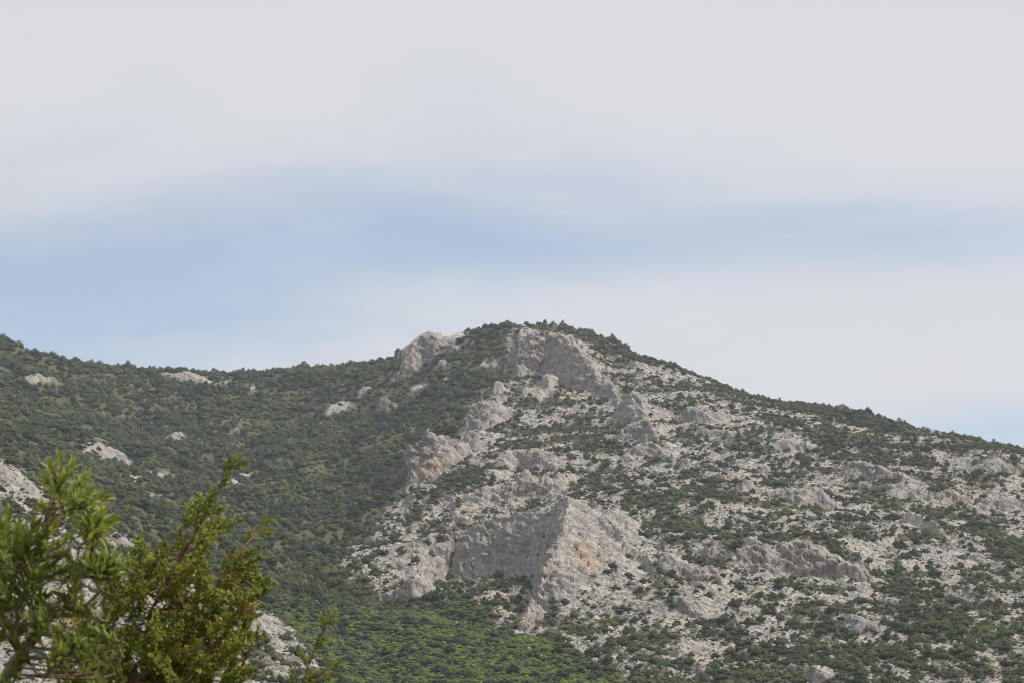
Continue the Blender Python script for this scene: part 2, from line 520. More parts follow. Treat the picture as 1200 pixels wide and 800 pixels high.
def scarp_field(s, x, y):
    """added height, and how far a point belongs to the rock of this scarp (0..1)"""
    best = np.full(x.shape, 1e9); sd = np.zeros(x.shape); h = np.zeros(x.shape); w = np.ones(x.shape); over = np.zeros(x.shape)
    n = len(s.P)
    for i in range(n - 1):
        a, b = s.P[i], s.P[i + 1]
        ab = b - a
        L = math.hypot(*ab) + 1e-9
        tr = ((x - a[0]) * ab[0] + (y - a[1]) * ab[1]) / L ** 2
        t = np.clip(tr, 0, 1)
        dx, dy = x - a[0] - t * ab[0], y - a[1] - t * ab[1]
        d = np.hypot(dx, dy)
        sg = ab[0] * dy - ab[1] * dx
        ov = np.zeros(x.shape)
        if i == 0:
            ov = np.maximum(-tr, 0) * L
        if i == n - 2:
            ov = np.maximum(ov, np.maximum(tr - 1, 0) * L)
        m = d < best
        best = np.where(m, d, best)
        sd = np.where(m, np.where(sg >= 0, d, -d), sd)
        h = np.where(m, s.h[i] * (1 - t) + s.h[i + 1] * t, h)
        w = np.where(m, s.w[i] * (1 - t) + s.w[i + 1] * t, w)
        over = np.where(m, ov, over)
    q = np.clip(sd / w, 0, 1)
    prof = 0.45 * q + 0.55 * (1 - (1 - q) ** 2)
    back = np.maximum(sd - w, 0)
    cap = np.exp(-(over / (0.35 * h + 2.0)) ** 2)
    dh = h * prof * np.exp(-(back / s.L) ** (1.1 if s is SC[1] else 1.25)) * cap
    mem = (sd > -1.2) * (1 - sstep(0.9, 1.3, back / (2.0 + (1.5 if s is SC[1] else .55) * w))) * (over < 0.5) * (h > 0.8)
    return dh, mem, sd


# ------------------------------------------------------------------ what grows where (traced areas, then looked up over the ground)
MW, MH = 480, 240        # cells of 4 px over u -360..1560, v 340..820 (2 px in v)
_mu = -360 + 4 * (np.arange(MW) + .5)
_mv = 340 + 2 * (np.arange(MH) + .5)
_U, _V = np.meshgrid(_mu, _mv, indexing='ij')


def inside(poly):
    m = np.zeros(_U.shape, bool)
    n = len(poly)
    for i in range(n):
        (x1, y1), (x2, y2) = poly[i], poly[(i + 1) % n]
        c = ((y1 > _V) != (y2 > _V))
        xi = (x2 - x1) * (_V - y1) / ((y2 - y1) if y2 != y1 else 1e-9) + x1
        m ^= c & (_U < xi)
    return m


def blur(a, k):
    for _ in range(2):
        for ax in (0, 1):
            pad = np.pad(a, [(k, k) if i == ax else (0, 0) for i in (0, 1)], mode='edge')
            c = np.cumsum(np.insert(pad, 0, 0, axis=ax), axis=ax)
            n = a.shape[ax]
            a = (np.take(c, np.arange(2 * k + 1, 2 * k + 1 + n), ax) - np.take(c, np.arange(0, n), ax)) / (2 * k + 1)
    return a


BARE = np.full(_U.shape, 0.05)
ROCKY = np.zeros(_U.shape)
LOW = np.zeros(_U.shape)
p_right = [(588, 384), (640, 385), (800, 425), (1000, 470), (1560, 590), (1560, 820), (745, 820), (680, 765), (640, 742), (600, 738), (545, 695), (490, 704), (440, 694),
           (392, 668), (398, 648), (440, 618), (455, 590), (492, 562), (484, 545), (545, 505), (546, 472), (575, 450), (600, 440)]
ROCKY[inside(p_right)] = 1
BARE[inside(p_right)] = 0.62
p_spur = [(-360, 480), (-40, 520), (10, 536), (60, 580), (100, 612), (150, 626), (195, 655), (260, 690), (335, 722), (375, 780), (370, 820), (-360, 820)]
ROCKY[inside(p_spur)] = 1
BARE[inside(p_spur)] = 0.78
p_low = [(335, 724), (390, 700), (440, 698), (480, 708), (545, 700), (600, 742), (650, 750), (700, 775), (760, 820), (372, 820), (376, 780)]
LOW[inside(p_low)] = 1
BARE[inside(p_low)] = 0.05
for val, poly in [
    (.34, [(600, 378), (640, 385), (690, 402), (800, 440), (900, 478), (1000, 498), (1200, 545), (1560, 640), (1560, 580), (1000, 460), (700, 385)]),
    (.40, [(900, 488), (1000, 500), (1090, 530), (1130, 560), (1080, 556), (1010, 545), (960, 520)]),
    (.48, [(600, 455), (640, 475), (700, 480), (715, 510), (760, 545), (690, 565), (640, 540), (590, 520), (560, 505)]),
    (.48, [(660, 575), (760, 570), (850, 590), (900, 610), (905, 660), (850, 640), (780, 625), (735, 610)]),
    (.42, [(890, 742), (960, 720), (1010, 700), (1060, 690), (1130, 712), (1200, 718), (1400, 730), (1400, 770), (1180, 768), (1120, 790), (1010, 800), (900, 790)]),
    (.34, [(850, 760), (960, 750), (1060, 770), (1080, 820), (840, 820)]),
    (.35, [(1080, 660), (1200, 600), (1400, 640), (1400, 700), (1200, 700)]),
    (.14, [(520, 560), (545, 545), (570, 550), (560, 570), (520, 620), (500, 640), (490, 620), (510, 590)]),
    (.62, [(645, 408), (680, 418), (760, 440), (800, 470), (830, 500), (790, 520), (750, 490), (735, 465), (690, 440)]),
    (.66, [(690, 600), (740, 620), (800, 650), (860, 670), (880, 690), (860, 760), (780, 790), (720, 745), (680, 730), (650, 720)]),
    (.85, [(605, 735), (620, 690), (690, 590), (735, 610), (775, 645), (760, 665), (700, 680), (670, 700), (640, 720)]),
    (.66, [(940, 620), (1000, 600), (1060, 590), (1140, 610), (1180, 680), (1100, 690), (1040, 672), (1000, 650)]),
    (.62, [(1040, 545), (1100, 560), (1200, 580), (1200, 640), (1120, 610), (1060, 590)]),
    (.62, [(1130, 530), (1200, 545), (1200, 570), (1150, 560)]),
    (.60, [(1020, 780), (1090, 770), (1160, 760), (1200, 780), (1200, 800), (1080, 800)]),
    (.64, [(396, 650), (440, 640), (480, 625), (520, 665), (520, 690), (480, 700), (430, 690), (395, 672)]),
    (.62, [(450, 610), (480, 590), (530, 570), (600, 560), (580, 600), (520, 625), (480, 640)]),
    (.42, [(70, 518), (105, 506), (150, 515), (170, 540), (150, 540), (110, 530), (80, 522)]),
    (.35, [(125, 545), (200, 550), (215, 565), (170, 570), (130, 560)]),
    (.3, [(30, 434), (70, 438), (78, 452), (40, 452)]),
    (.35, [(-40, 436), (10, 440), (10, 450), (-40, 452)]),
    (.45, [(188, 434), (245, 438), (310, 452), (300, 462), (250, 452), (190, 444)]),
    (.40, [(380, 462), (420, 455), (440, 440), (470, 420), (480, 425), (430, 468), (390, 490)]),
    (.35, [(470, 470), (500, 448), (530, 430), (530, 445), (500, 462)]),
    (.45, [(265, 545), (298, 545), (300, 560), (265, 562)]),
    (.5, [(168, 575), (205, 582), (205, 592), (168, 588)]),
    (.6, [(130, 640), (165, 640), (195, 660), (300, 700), (295, 712), (220, 690), (150, 668)]),
    (.5, [(300, 745), (345, 752), (350, 775), (310, 765)]),
    (1.3, [(464, 408), (492, 378), (522, 378), (546, 390), (540, 400), (505, 398), (480, 418)]),
    (.6, [(556, 700), (590, 702), (604, 740), (585, 745), (560, 715)]),
]:
    BARE[inside(poly)] = val
BARE, ROCKY, LOW = blur(BARE, 1), blur(ROCKY, 2), blur(LOW, 2)


def look(M, u, v):
    fu = np.clip((u + 360) / 4 - .5, 0, MW - 1.001); fv = np.clip((v - 340) / 2 - .5, 0, MH - 1.001)
    iu, iv = fu.astype(int), fv.astype(int)
    a, b = fu - iu, fv - iv
    return (M[iu, iv] * (1 - a) * (1 - b) + M[iu + 1, iv] * a * (1 - b) + M[iu, iv + 1] * (1 - a) * b + M[iu + 1, iv + 1] * a * b)


# ------------------------------------------------------------------ full ground height
def terrain(x, y, want_mem=False):
    z = base_h(x, y)
    u, v = project(x, y, z)
    rocky = look(ROCKY, u, v)
    z = z + 3.2 * fbm(x / 75, y / 75, oct=4, seed=3) * sstep(300, 500, np.hypot(x, y))
    gul = 1 - np.abs(fbm(x / 70 + .4 * fbm(x / 50, y / 50, oct=2, seed=51), y / 130, oct=3, seed=50)) * 2.2
    z = z - 7.0 * np.clip(gul, 0, 1) ** 2 * (1 - rocky) * sstep(700, 900, np.hypot(x, y)) * sstep(1560, 1480, np.hypot(x, y))
    # tilted beds: low scarps that face left, long backs to the right
    am = sstep(-0.25, 0.45, fbm(x / 60, y / 60, oct=2, seed=21)) * rocky
    for lam, amp, wob, sd in ((23.0, 3.2, 1.1, 31), (8.5, 1.35, 0.9, 32)):
        c = (x * 0.975 + y * 0.22) / lam + wob * fbm(x / (lam * 2.2), y / (lam * 4.5), oct=3, seed=sd)
        k = np.floor(c)
        f = c - k
        jump = 0.25 + 1.2 * ((hash3(k.astype(np.int64), np.zeros_like(k, np.int64), np.zeros_like(k, np.int64), sd) & np.uint32(255)).astype(float) / 255)
        fade = 0.5 + 0.5 * gnoise(x / 40 + k * 7.7, y / 40, seed=sd + 5)
        saw = np.where(f < 0.12, f / 0.12, 1 - (f - 0.12) / 0.88)
        z = z + amp * am * saw * jump * np.clip(fade * 1.4, 0, 1)
    z = z + (0.7 + 0.8 * rocky) * fbm(x / 14, y / 14, oct=3, seed=5)
    mems = np.full(x.shape, -1, int); near = np.zeros(x.shape); best = np.zeros(x.shape)
    dirx = []
    for i, s in enumerate(SC):
        m = s.L * 2.2 + s.w.max() + 12
        lo, hi = s.P.min(0) - m, s.P.max(0) + m
        sel = (x > lo[0]) & (x < hi[0]) & (y > lo[1]) & (y < hi[1])
        if not sel.any():
            continue
        xs, ys = x[sel], y[sel]
        wob = 2.2 if i == 1 else 0.09 * s.w.mean() + 0.6
        xs2 = xs + wob * fbm(xs / 9, ys / 9, oct=3, seed=60 + i)
        ys2 = ys + wob * fbm(xs / 9, ys / 9, oct=3, seed=90 + i)
        dh, mem, sdist = scarp_field(s, xs2, ys2)
        z[sel] = z[sel] + dh
        if want_mem:
            b = best[sel]; mm = mems[sel]
            t = mem * (dh > 0.3)
            mm = np.where(t > np.maximum(b, 0.35), i, mm)
            best[sel] = np.maximum(b, t); mems[sel] = mm
    if want_mem:
        return z, mems, u, v
    return z


# columns fan out from the viewer's side of the valley; rows bunch where the ground is steep
NA, NR = 1280, 660
D0, D1 = 425.0, 2150.0
AZ = np.linspace(R(-17.0), R(17.0), NA)
NS = 900
dsamp = np.linspace(D0, D1, NS)
A2, S2 = np.meshgrid(AZ[::4], dsamp, indexing='ij')
ZS = terrain(np.sin(A2) * S2, np.cos(A2) * S2)
el = np.arctan2(ZS, S2)
del_ = np.diff(el, axis=1)
front = np.maximum.accumulate(el, axis=1)
vis = el[:, 1:] >= front[:, :-1] - 0.0015
wgt = np.where(vis, np.abs(del_) * 1.0 + 1.1e-4, 0.5e-4 + 0.15 * np.abs(del_))
pad = np.pad(wgt, ((3, 3), (2, 2)), mode='edge')
wgt = sum(pad[3 + a: 3 + a + wgt.shape[0], 2 + b: 2 + b + wgt.shape[1]] for a in (-3, -2, -1, 0, 1, 2, 3) for b in (-2, -1, 0, 1, 2))
cum = np.c_[np.zeros(len(wgt)), np.cumsum(wgt, axis=1)]
cum /= cum[:, -1:]
rows_c = np.stack([np.interp(np.linspace(0, 1, NR), cum[i], dsamp) for i in range(len(cum))])
rows = np.empty((NA, NR))
ci = np.linspace(0, len(cum) - 1, NA)
c0 = np.minimum(np.floor(ci).astype(int), len(cum) - 2)
tt = (ci - c0)[:, None]
rows = rows_c[c0] * (1 - tt) + rows_c[c0 + 1] * tt
AA = np.repeat(AZ[:, None], NR, 1)
X, Y = np.sin(AA) * rows, np.cos(AA) * rows
Z, MEM, _, _ = terrain(X, Y, True)


def grid_normals(X, Y, Z):
    P = np.stack([X, Y, Z], -1)
    du, dv = np.gradient(P, axis=0), np.gradient(P, axis=1)
    n = np.cross(du, dv)
    n /= np.linalg.norm(n, axis=-1, keepdims=True) + 1e-9
    n *= np.where(n[..., 2:] < 0, -1, 1)
    return n


Nn = grid_normals(X, Y, Z)
U, V = project(X, Y, Z)
rocky = look(ROCKY, U, V)
bare = look(BARE, U, V)
low = look(LOW, U, V)
steep = sstep(0.80, 0.55, Nn[..., 2])
in_sc = (MEM >= 0).astype(float)


def smooth_mask(a, k):
    for ax in (0, 1):
        padd = np.pad(a, [(k, k) if i == ax else (0, 0) for i in (0, 1)], mode='edge')
        c = np.cumsum(np.insert(padd, 0, 0, axis=ax), axis=ax)
        n = a.shape[ax]
        a = (np.take(c, np.arange(2 * k + 1, 2 * k + 1 + n), ax) - np.take(c, np.arange(0, n), ax)) / (2 * k + 1)
    return a


in_soft = smooth_mask(in_sc, 2)
# weathered rock: blocks, hollows and cracks pushed along the surface normal
rk = np.clip(np.maximum(rocky * sstep(.1, .5, bare) * 0.75, np.maximum(in_soft, steep * 0.8 * np.maximum(rocky, 0.3))), 0, 1)
relief = np.where(MEM >= 0, np.array([s.relief for s in SC])[np.maximum(MEM, 0)], 0.8)
relief = smooth_mask(relief, 2)
ca, sa = math.cos(R(32)), math.sin(R(32))           # beds dip to the right
CC, AL = X * 0.975 + Y * 0.22, Y * 0.975 - X * 0.22   # across and along the strike of the beds
BX, BZ = CC * ca - Z * sa, CC * sa + Z * ca
warp = 0.5 * fbm(X / 9, Y / 9, Z / 9, 2, 8)
f1, f2, r1 = cells(BX / 7.0 + warp, AL / 10.0, BZ / 4.5 + warp, seed=4)
g1, g2, r2 = cells(BX / 3.6 + warp, AL / 6.5, BZ / 1.9 + warp, seed=5)
k1, k2, r3 = cells(BX / 1.9, AL / 3.0, BZ / 1.1 + warp, seed=6)
disp = (1.0 * (r1 - .5) + 0.2 * (0.45 - f1) + .75 * fbm(X / 13, Y / 13, Z / 17, 3, 41) + 1.25 * (r2 - .5) + .6 * (r3 - .5)
        - .8 * sstep(0.12, 0.0, f2 - f1) - 0.6 * sstep(0.14, 0.0, g2 - g1))
hol = sstep(0.25, 0.6, fbm(X / 7, Y / 7, Z / 7, 3, 77))
disp = disp - 1.2 * hol * in_soft
D = disp * rk * relief * np.where((MEM == 1) & (Nn[..., 0] < -.25), .55, 1.0)
X, Y, Z = X + Nn[..., 0] * D, Y + Nn[..., 1] * D, Z + Nn[..., 2] * D
Nn = grid_normals(X, Y, Z)
U, V = project(X, Y, Z)
EL = -V
front = np.maximum.accumulate(EL, axis=1)
VIS = np.zeros(X.shape, bool)
VIS[:, 0] = True
VIS[:, 1:] = EL[:, 1:] >= front[:, :-1] - 0.5

# ------------------------------------------------------------------ materials
def new_mat(name):
    m = bpy.data.materials.new(name)
    m.use_nodes = True
    n, l = m.node_tree.nodes, m.node_tree.links
    n.clear()
    out = n.new('ShaderNodeOutputMaterial')
    b = n.new('ShaderNodeBsdfPrincipled')
    b.inputs['Roughness'].default_value = 0.9
    b.inputs['Specular IOR Level'].default_value = 0.2
    l.new(b.outputs[0], out.inputs[0])
    return m, n, l, b


def noise_tex(n, l, vec, scale, detail=4, rough=0.55, dist=0.0):
    t = n.new('ShaderNodeTexNoise')
    t.inputs['Scale'].default_value = scale
    t.inputs['Detail'].default_value = detail
    t.inputs['Roughness'].default_value = rough
    t.inputs['Distortion'].default_value = dist
    l.new(vec, t.inputs['Vector'])
    return t.outputs[0]


def mixc(n, l, fac, a, b, mode='MIX'):
    m = n.new('ShaderNodeMix')
    m.data_type = 'RGBA'
    m.blend_type = mode
    for key, x in (('Factor', fac), ('A', a), ('B', b)):
        if isinstance(x, (int, float)):
            m.inputs[key].default_value = x
        elif isinstance(x, tuple):
            m.inputs[key].default_value = x + (1,) if len(x) == 3 else x
        else:
            l.new(x, m.inputs[key])
    return m.outputs['Result']


def ramp(n, l, val, lo, hi, smooth=True):
    m = n.new('ShaderNodeMapRange')
    m.interpolation_type = 'SMOOTHSTEP' if smooth else 'LINEAR'
    m.inputs['From Min'].default_value = lo
    m.inputs['From Max'].default_value = hi
    l.new(val, m.inputs['Value'])
    return m.outputs[0]


def hill_material():
    m, n, l, b = new_mat('limestone_hillside')
    tc = n.new('ShaderNodeTexCoord')
    co = tc.outputs['Object']

    def attr(name):
        a = n.new('ShaderNodeAttribute')
        a.attribute_name = name
        return a.outputs['Fac']
    rock, stain, green, cliff = attr('rock'), attr('stain'), attr('green'), attr('cliff')
    M = lambda *a, **k: mth(n, l, *a, **k)
    big = noise_tex(n, l, co, 0.035, 5, 0.6)
    mid = noise_tex(n, l, co, 0.28, 6, 0.65, 0.4)
    fine = noise_tex(n, l, co, 1.3, 5, 0.7)
    # limestone: pale weathered faces, greyer lichen, warm tint
    c = mixc(n, l, ramp(n, l, mid, .36, .66), (.238, .232, .222), (.462, .426, .380))
    c = mixc(n, l, M('MULTIPLY', ramp(n, l, big, .42, .62), .55), c, (.42, .37, .315))
    c = mixc(n, l, M('MULTIPLY', ramp(n, l, fine, .49, .64), .72), c, (.115, .112, .105))  # dark flecks: lichen, plus the shade of small pits put into the colour
    # bedding: thin joints and ledges that follow the tilted beds
    def dot(vx, vy, vz, k):
        d = n.new('ShaderNodeVectorMath'); d.operation = 'DOT_PRODUCT'
        l.new(co, d.inputs[0]); d.inputs[1].default_value = (vx * k, vy * k, vz * k)
        return d.outputs['Value']
    cx = n.new('ShaderNodeCombineXYZ')
    l.new(dot(.975 * .53, .22 * .53, .85, .75), cx.inputs[0])
    l.new(dot(-.22, .975, 0, .10), cx.inputs[1])
    l.new(dot(.975 * .85, .22 * .85, -.53, .16), cx.inputs[2])
    beds = noise_tex(n, l, cx.outputs[0], 1.0, 5, .62, .25)
    c = mixc(n, l, M('MULTIPLY', ramp(n, l, beds, .52, .62), .6), c, (.12, .115, .105))
    # cliff faces: cooler grey with streaks running down
    mp = n.new('ShaderNodeMapping')
    mp.inputs['Scale'].default_value = (.5, .5, .06)
    l.new(co, mp.inputs[0])
    streak = noise_tex(n, l, mp.outputs[0], 1.0, 5, .6, .3)
    cl = mixc(n, l, ramp(n, l, streak, .38, .66), (.235, .226, .222), (.42, .378, .345))
    cl = mixc(n, l, M('MULTIPLY', ramp(n, l, fine, .52, .68), .55), cl, (.12, .12, .12))  # dark flecks again, lichen and painted pit shade on the faces
    c = mixc(n, l, M('MULTIPLY', cliff, .8), c, cl)
    st = mixc(n, l, ramp(n, l, mid, .4, .6), (.36, .25, .19), (.47, .33, .22))
    c = mixc(n, l, M('MULTIPLY', stain, ramp(n, l, streak, .35, .6)), c, st)
    # soil, litter and dry grass
    g = mixc(n, l, ramp(n, l, mid, .35, .65), (.060, .062, .034), (.135, .118, .072))
    gg = mixc(n, l, ramp(n, l, fine, .38, .62), (.042, .062, .022), (.080, .100, .034))
    g = mixc(n, l, green, g, gg)
    edge = M('ADD', rock, M('MULTIPLY', M('SUBTRACT', fine, .5), 1.1))
    edge = M('ADD', edge, M('MULTIPLY', M('SUBTRACT', mid, .5), .7))
    c = mixc(n, l, ramp(n, l, edge, .38, .58), g, c)
    l.new(c, b.inputs['Base Color'])
    bump = n.new('ShaderNodeBump')
    bump.inputs['Strength'].default_value = .9
    bump.inputs['Distance'].default_value = 1.1
    h = M('SUBTRACT', M('ADD', M('MULTIPLY', mid, 1.1), M('MULTIPLY', fine, .6)), M('MULTIPLY', ramp(n, l, beds, .48, .62), .45))
    l.new(h, bump.inputs['Height'])
    l.new(bump.outputs[0], b.inputs['Normal'])
    return m


MAT_HILL = hill_material()

# ------------------------------------------------------------------ the mountain and its cliffs
un = fbm(X / 26, Y / 26, oct=4, seed=12, gain=.6)
n_sort = np.sort(un.ravel()[::37])
uq = np.searchsorted(n_sort, un) / len(n_sort)                      # 0..1, evenly spread
PLANT = uq                                                          # plants stand where this exceeds the bare share
rock_a = np.clip(0.62 + 1.3 * (bare - uq) , 0, 1) * (0.35 + 0.65 * np.maximum(rocky, sstep(.2, .5, bare)))
rock_a = np.maximum(rock_a, np.maximum(in_soft * (.66 + .34 * rocky), steep * np.maximum(rocky, .4)))
steep2 = sstep(0.86, 0.60, Nn[..., 2])
cliff_a = np.clip(steep2 * np.maximum(in_soft, .35 * rocky), 0, 1)
stain_a = np.zeros(X.shape)
for (u, v, r, a) in [(510, 545, 22, .9), (498, 556, 14, .8), (684, 646, 14, 1.0), (694, 655, 12, 1.0), (614, 724, 12, .9), (612, 708, 8, .7), (530, 632, 10, .6), (640, 664, 8, .7),
                     (672, 455, 26, .45), (640, 420, 30, .3), (486, 412, 14, .5), (942, 660, 16, .5), (848, 566, 9, 1.0), (640, 505, 10, .8), (655, 470, 8, .8), (668, 500, 10, .7),
                     (1118, 578, 10, .7), (1140, 575, 10, .5), (1140, 770, 14, .7), (575, 690, 12, .6), (590, 700, 10, .8), (1035, 795, 12, .8)]:
    stain_a = np.maximum(stain_a, a * np.exp(-((U - u) ** 2 + (V - v) ** 2) / (r * r) * 1.2))
green_a = np.clip(low + 0.5 * (1 - rocky), 0, 1)
idx = np.arange(NA * NR).reshape(NA, NR)
quads = np.stack([idx[:-1, :-1], idx[1:, :-1], idx[1:, 1:], idx[:-1, 1:]], -1).reshape(-1, 4)
VCO = np.stack([X, Y, Z], -1).reshape(-1, 3)
AT = {'rock': rock_a.ravel(), 'stain': stain_a.ravel(), 'green': green_a.ravel(), 'cliff': cliff_a.ravel()}
fm = MEM.ravel()[quads]
fid = np.where((fm >= 0).sum(1) >= 2, fm.max(1), -1)


def submesh(name, faces):
    used, inv = np.unique(faces.ravel(), return_inverse=True)
    return mesh_np(name, VCO[used], inv.reshape(faces.shape), MAT_HILL, None, True, {k: a[used] for k, a in AT.items()})


mountain = submesh('mountain', quads[fid < 0])
tag(mountain, 'scrub covered limestone mountain', kind='structure')
for i, s in enumerate(SC):
    f = quads[fid == i]
    if len(f) < 12:
        print('small scarp', i, s.short, len(f))
        continue
    o = submesh(s.name, f)
    tag(o, s.label, 'cliff' if s.name == 'cliff' else 'rock', 'limestone cliffs' if s.name == 'cliff' else 'limestone outcrops')

# the land around and beyond, coarser, and a little under the mountain's own surface
ga = np.radians(np.arange(-180, 181, 3.0))
gd = np.array([0, 3, 6, 10, 16, 25, 40, 60, 90, 130, 180, 240, 320, 425, 520, 640, 800, 1000, 1250, 1550, 1850, 2150, 2500])
GA, GD = np.meshgrid(ga, gd, indexing='ij')
gx, gy = np.sin(GA) * GD, np.cos(GA) * GD
ea = np.clip(GA, R(-16.8), R(16.8))
inner = base_h(np.sin(ea) * np.minimum(GD, 2150), np.cos(ea) * np.minimum(GD, 2150))
outer = -1.7 + 0.05 * GD + 14 * fbm(gx / 400, gy / 400, oct=3, seed=8) * sstep(30, 300, GD)
t = sstep(R(16.8), R(75), np.abs(GA))
gz = inner * (1 - t) + outer * t
gz = np.where((np.abs(GA) < R(16.5)) & (GD > 426), gz - np.where(GD > 600, 48, 16), gz)
gz = np.where(GD < 30, base_h(gx, gy) * sstep(10, 30, GD) - 1.7 * (1 - sstep(10, 30, GD)), gz)
gi = np.arange(GA.size).reshape(GA.shape)
gq = np.stack([gi[:-1, :-1], gi[1:, :-1], gi[1:, 1:], gi[:-1, 1:]], -1).reshape(-1, 4)
gmask = np.full(GA.size, .35)
ground = mesh_np('ground', np.stack([gx, gy, gz], -1).reshape(-1, 3), gq, MAT_HILL, None, True,
                 {'rock': gmask, 'stain': gmask * 0, 'green': gmask, 'cliff': gmask * 0})
tag(ground, kind='structure')

# ------------------------------------------------------------------ foliage material for the hillside
def leaf_mat(name, dark, mid, light, sat=1.0):
    m, n, l, b = new_mat(name)

    def inst(k):
        a = n.new('ShaderNodeAttribute')
        a.attribute_type = 'INSTANCER'
        a.attribute_name = k
        return a.outputs['Fac']
    v = n.new('ShaderNodeAttribute')
    v.attribute_name = 'shade'
    M = lambda *a, **k: mth(n, l, *a, **k)
    c = mixc(n, l, inst('tint'), dark, mid)
    c = mixc(n, l, inst('hue'), c, light)
    c = mixc(n, l, inst('dry'), c, (.105, .088, .060))
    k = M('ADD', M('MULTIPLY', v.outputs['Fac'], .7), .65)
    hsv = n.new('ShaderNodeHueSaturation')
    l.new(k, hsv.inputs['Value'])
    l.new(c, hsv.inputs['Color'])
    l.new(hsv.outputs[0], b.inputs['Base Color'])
    b.inputs['Roughness'].default_value = .75
    tr = n.new('ShaderNodeBsdfTranslucent')
    l.new(hsv.outputs[0], tr.inputs['Color'])
    mx = n.new('ShaderNodeMixShader')
    mx.inputs[0].default_value = .18
    l.new(b.outputs[0], mx.inputs[1])
    l.new(tr.outputs[0], mx.inputs[2])
    out = [q for q in n if q.type == 'OUTPUT_MATERIAL'][0]
    l.new(mx.outputs[0], out.inputs[0])
    return m


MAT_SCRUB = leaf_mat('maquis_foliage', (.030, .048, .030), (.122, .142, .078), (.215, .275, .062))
MAT_BARK, bn_, bl_, bb_ = new_mat('grey_bark')
bb_.inputs['Base Color'].default_value = (.16, .13, .10, 1)


def icos(sub):
    bm = bmesh.new()
    bmesh.ops.create_icosphere(bm, subdivisions=sub, radius=1)
    v = np.array([q.co[:] for q in bm.verts]); f = np.array([[w.index for w in q.verts] for q in bm.faces])
    bm.free()
    return v, f


ICO1, ICO2 = icos(1), icos(2)


def crown_mesh(name, seed, tall=.85, lobes=9, per=62, q=.115, flat=0.0):
    """an uneven crown of leaf clumps round dark inner lobes; about 1 m in radius, standing on z = 0"""
    r = np.random.default_rng(seed)
    vs, fs, sh = [], [], []
    nv = 0
    cs = []
    for i in range(lobes):
        a = i / lobes * 2 * math.pi + r.uniform(-.5, .5)
        rad = r.uniform(.25, .68) if i else 0
        zc = r.uniform(.28, .62) * tall * (1.25 - .5 * rad) if i else .85 * tall
        lr = r.uniform(.30, .46)
        cs.append((math.cos(a) * rad, math.sin(a) * rad, zc, lr))
    for (cx, cy, cz, lr) in cs:
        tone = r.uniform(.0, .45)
        iv, jf = ICO1
        k = iv * lr * .70 * np.array([1, 1, .8]) * r.uniform(.85, 1.1, (len(iv), 1)) + (cx, cy, cz)
        k[:, 2] = np.maximum(k[:, 2], .02)
        tri4 = np.c_[jf, jf[:, 2]]
        vs.append(k); fs.append(tri4 + nv); sh.append(np.full(len(k), tone * .5)); nv += len(k)  # added inner lobes block stray light; their darker tone paints the crown's inner shade
        d = r.normal(size=(per, 3)); d[:, 2] = np.abs(d[:, 2]) * 1.0 - .35
        d /= np.linalg.norm(d, axis=1)[:, None]
        p = d * lr * r.uniform(.72, 1.12, (per, 1)) * (1, 1, .85) + (cx, cy, cz)
        p = p[p[:, 2] > .03]; d = d[:len(p)]
        nn = d + r.normal(size=d.shape) * .30
        nn /= np.linalg.norm(nn, axis=1)[:, None]
        t = np.cross(nn, r.normal(size=nn.shape)); t /= np.linalg.norm(t, axis=1)[:, None]
        bt = np.cross(nn, t)
        s = q * r.uniform(.6, 1.35, (len(p), 1))
        quad = np.stack([p - t * s * .9, p - bt * s * .5, p + t * s * .9, p + bt * s * .5], 1)
        vs.append(quad.reshape(-1, 3))
        fs.append(np.arange(len(p) * 4).reshape(-1, 4) + nv)
        nv += len(p) * 4
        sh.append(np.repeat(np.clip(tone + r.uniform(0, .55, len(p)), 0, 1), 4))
    V_, F_, S_ = np.concatenate(vs), np.concatenate(fs), np.concatenate(sh)
    faces = [tuple(f[:3]) if f[2] == f[3] else tuple(f) for f in F_.tolist()]
    me = bpy.data.meshes.new(name)
    me.from_pydata(V_.tolist(), [], faces)
    a = me.attributes.new('shade', 'FLOAT', 'POINT')
    a.data.foreach_set('value', S_.astype(np.float32))
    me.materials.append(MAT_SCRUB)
    return me


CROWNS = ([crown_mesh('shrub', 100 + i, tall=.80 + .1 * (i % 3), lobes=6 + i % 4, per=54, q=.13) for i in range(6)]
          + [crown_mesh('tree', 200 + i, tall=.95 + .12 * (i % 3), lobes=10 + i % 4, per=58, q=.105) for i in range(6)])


def rock_mesh(name, seed):
    r = np.random.default_rng(seed)
    v, f = ICO1
    k = v * np.array([1, r.uniform(.6, 1), r.uniform(.45, .8)])
    for _ in range(5):
        nrm = r.normal(size=3); nrm /= np.linalg.norm(nrm)
        o = r.uniform(.35, .6)
        dd = k @ nrm - o
        k = k - np.outer(np.maximum(dd, 0), nrm)
    k += r.normal(size=k.shape) * .04
    me = bpy.data.meshes.new(name)
    me.from_pydata(k.tolist(), [], f.tolist())
    me.materials.append(MAT_STONE)
    return me


MAT_STONE, sn, sl, sb = new_mat('limestone_block')
_tc = sn.new('ShaderNodeTexCoord')
_nz = noise_tex(sn, sl, _tc.outputs['Object'], 2.2, 5, .65)
_oi = sn.new('ShaderNodeObjectInfo')
_c = mixc(sn, sl, ramp(sn, sl, _nz, .35, .65), (.24, .235, .22), (.46, .42, .365))
_c = mixc(sn, sl, mth(sn, sl, 'MULTIPLY', _oi.outputs['Random'], .5), _c, (.30, .275, .25))
sl.new(_c, sb.inputs['Base Color'])
ROCKS = [rock_mesh('rubble', 300 + i) for i in range(6)]


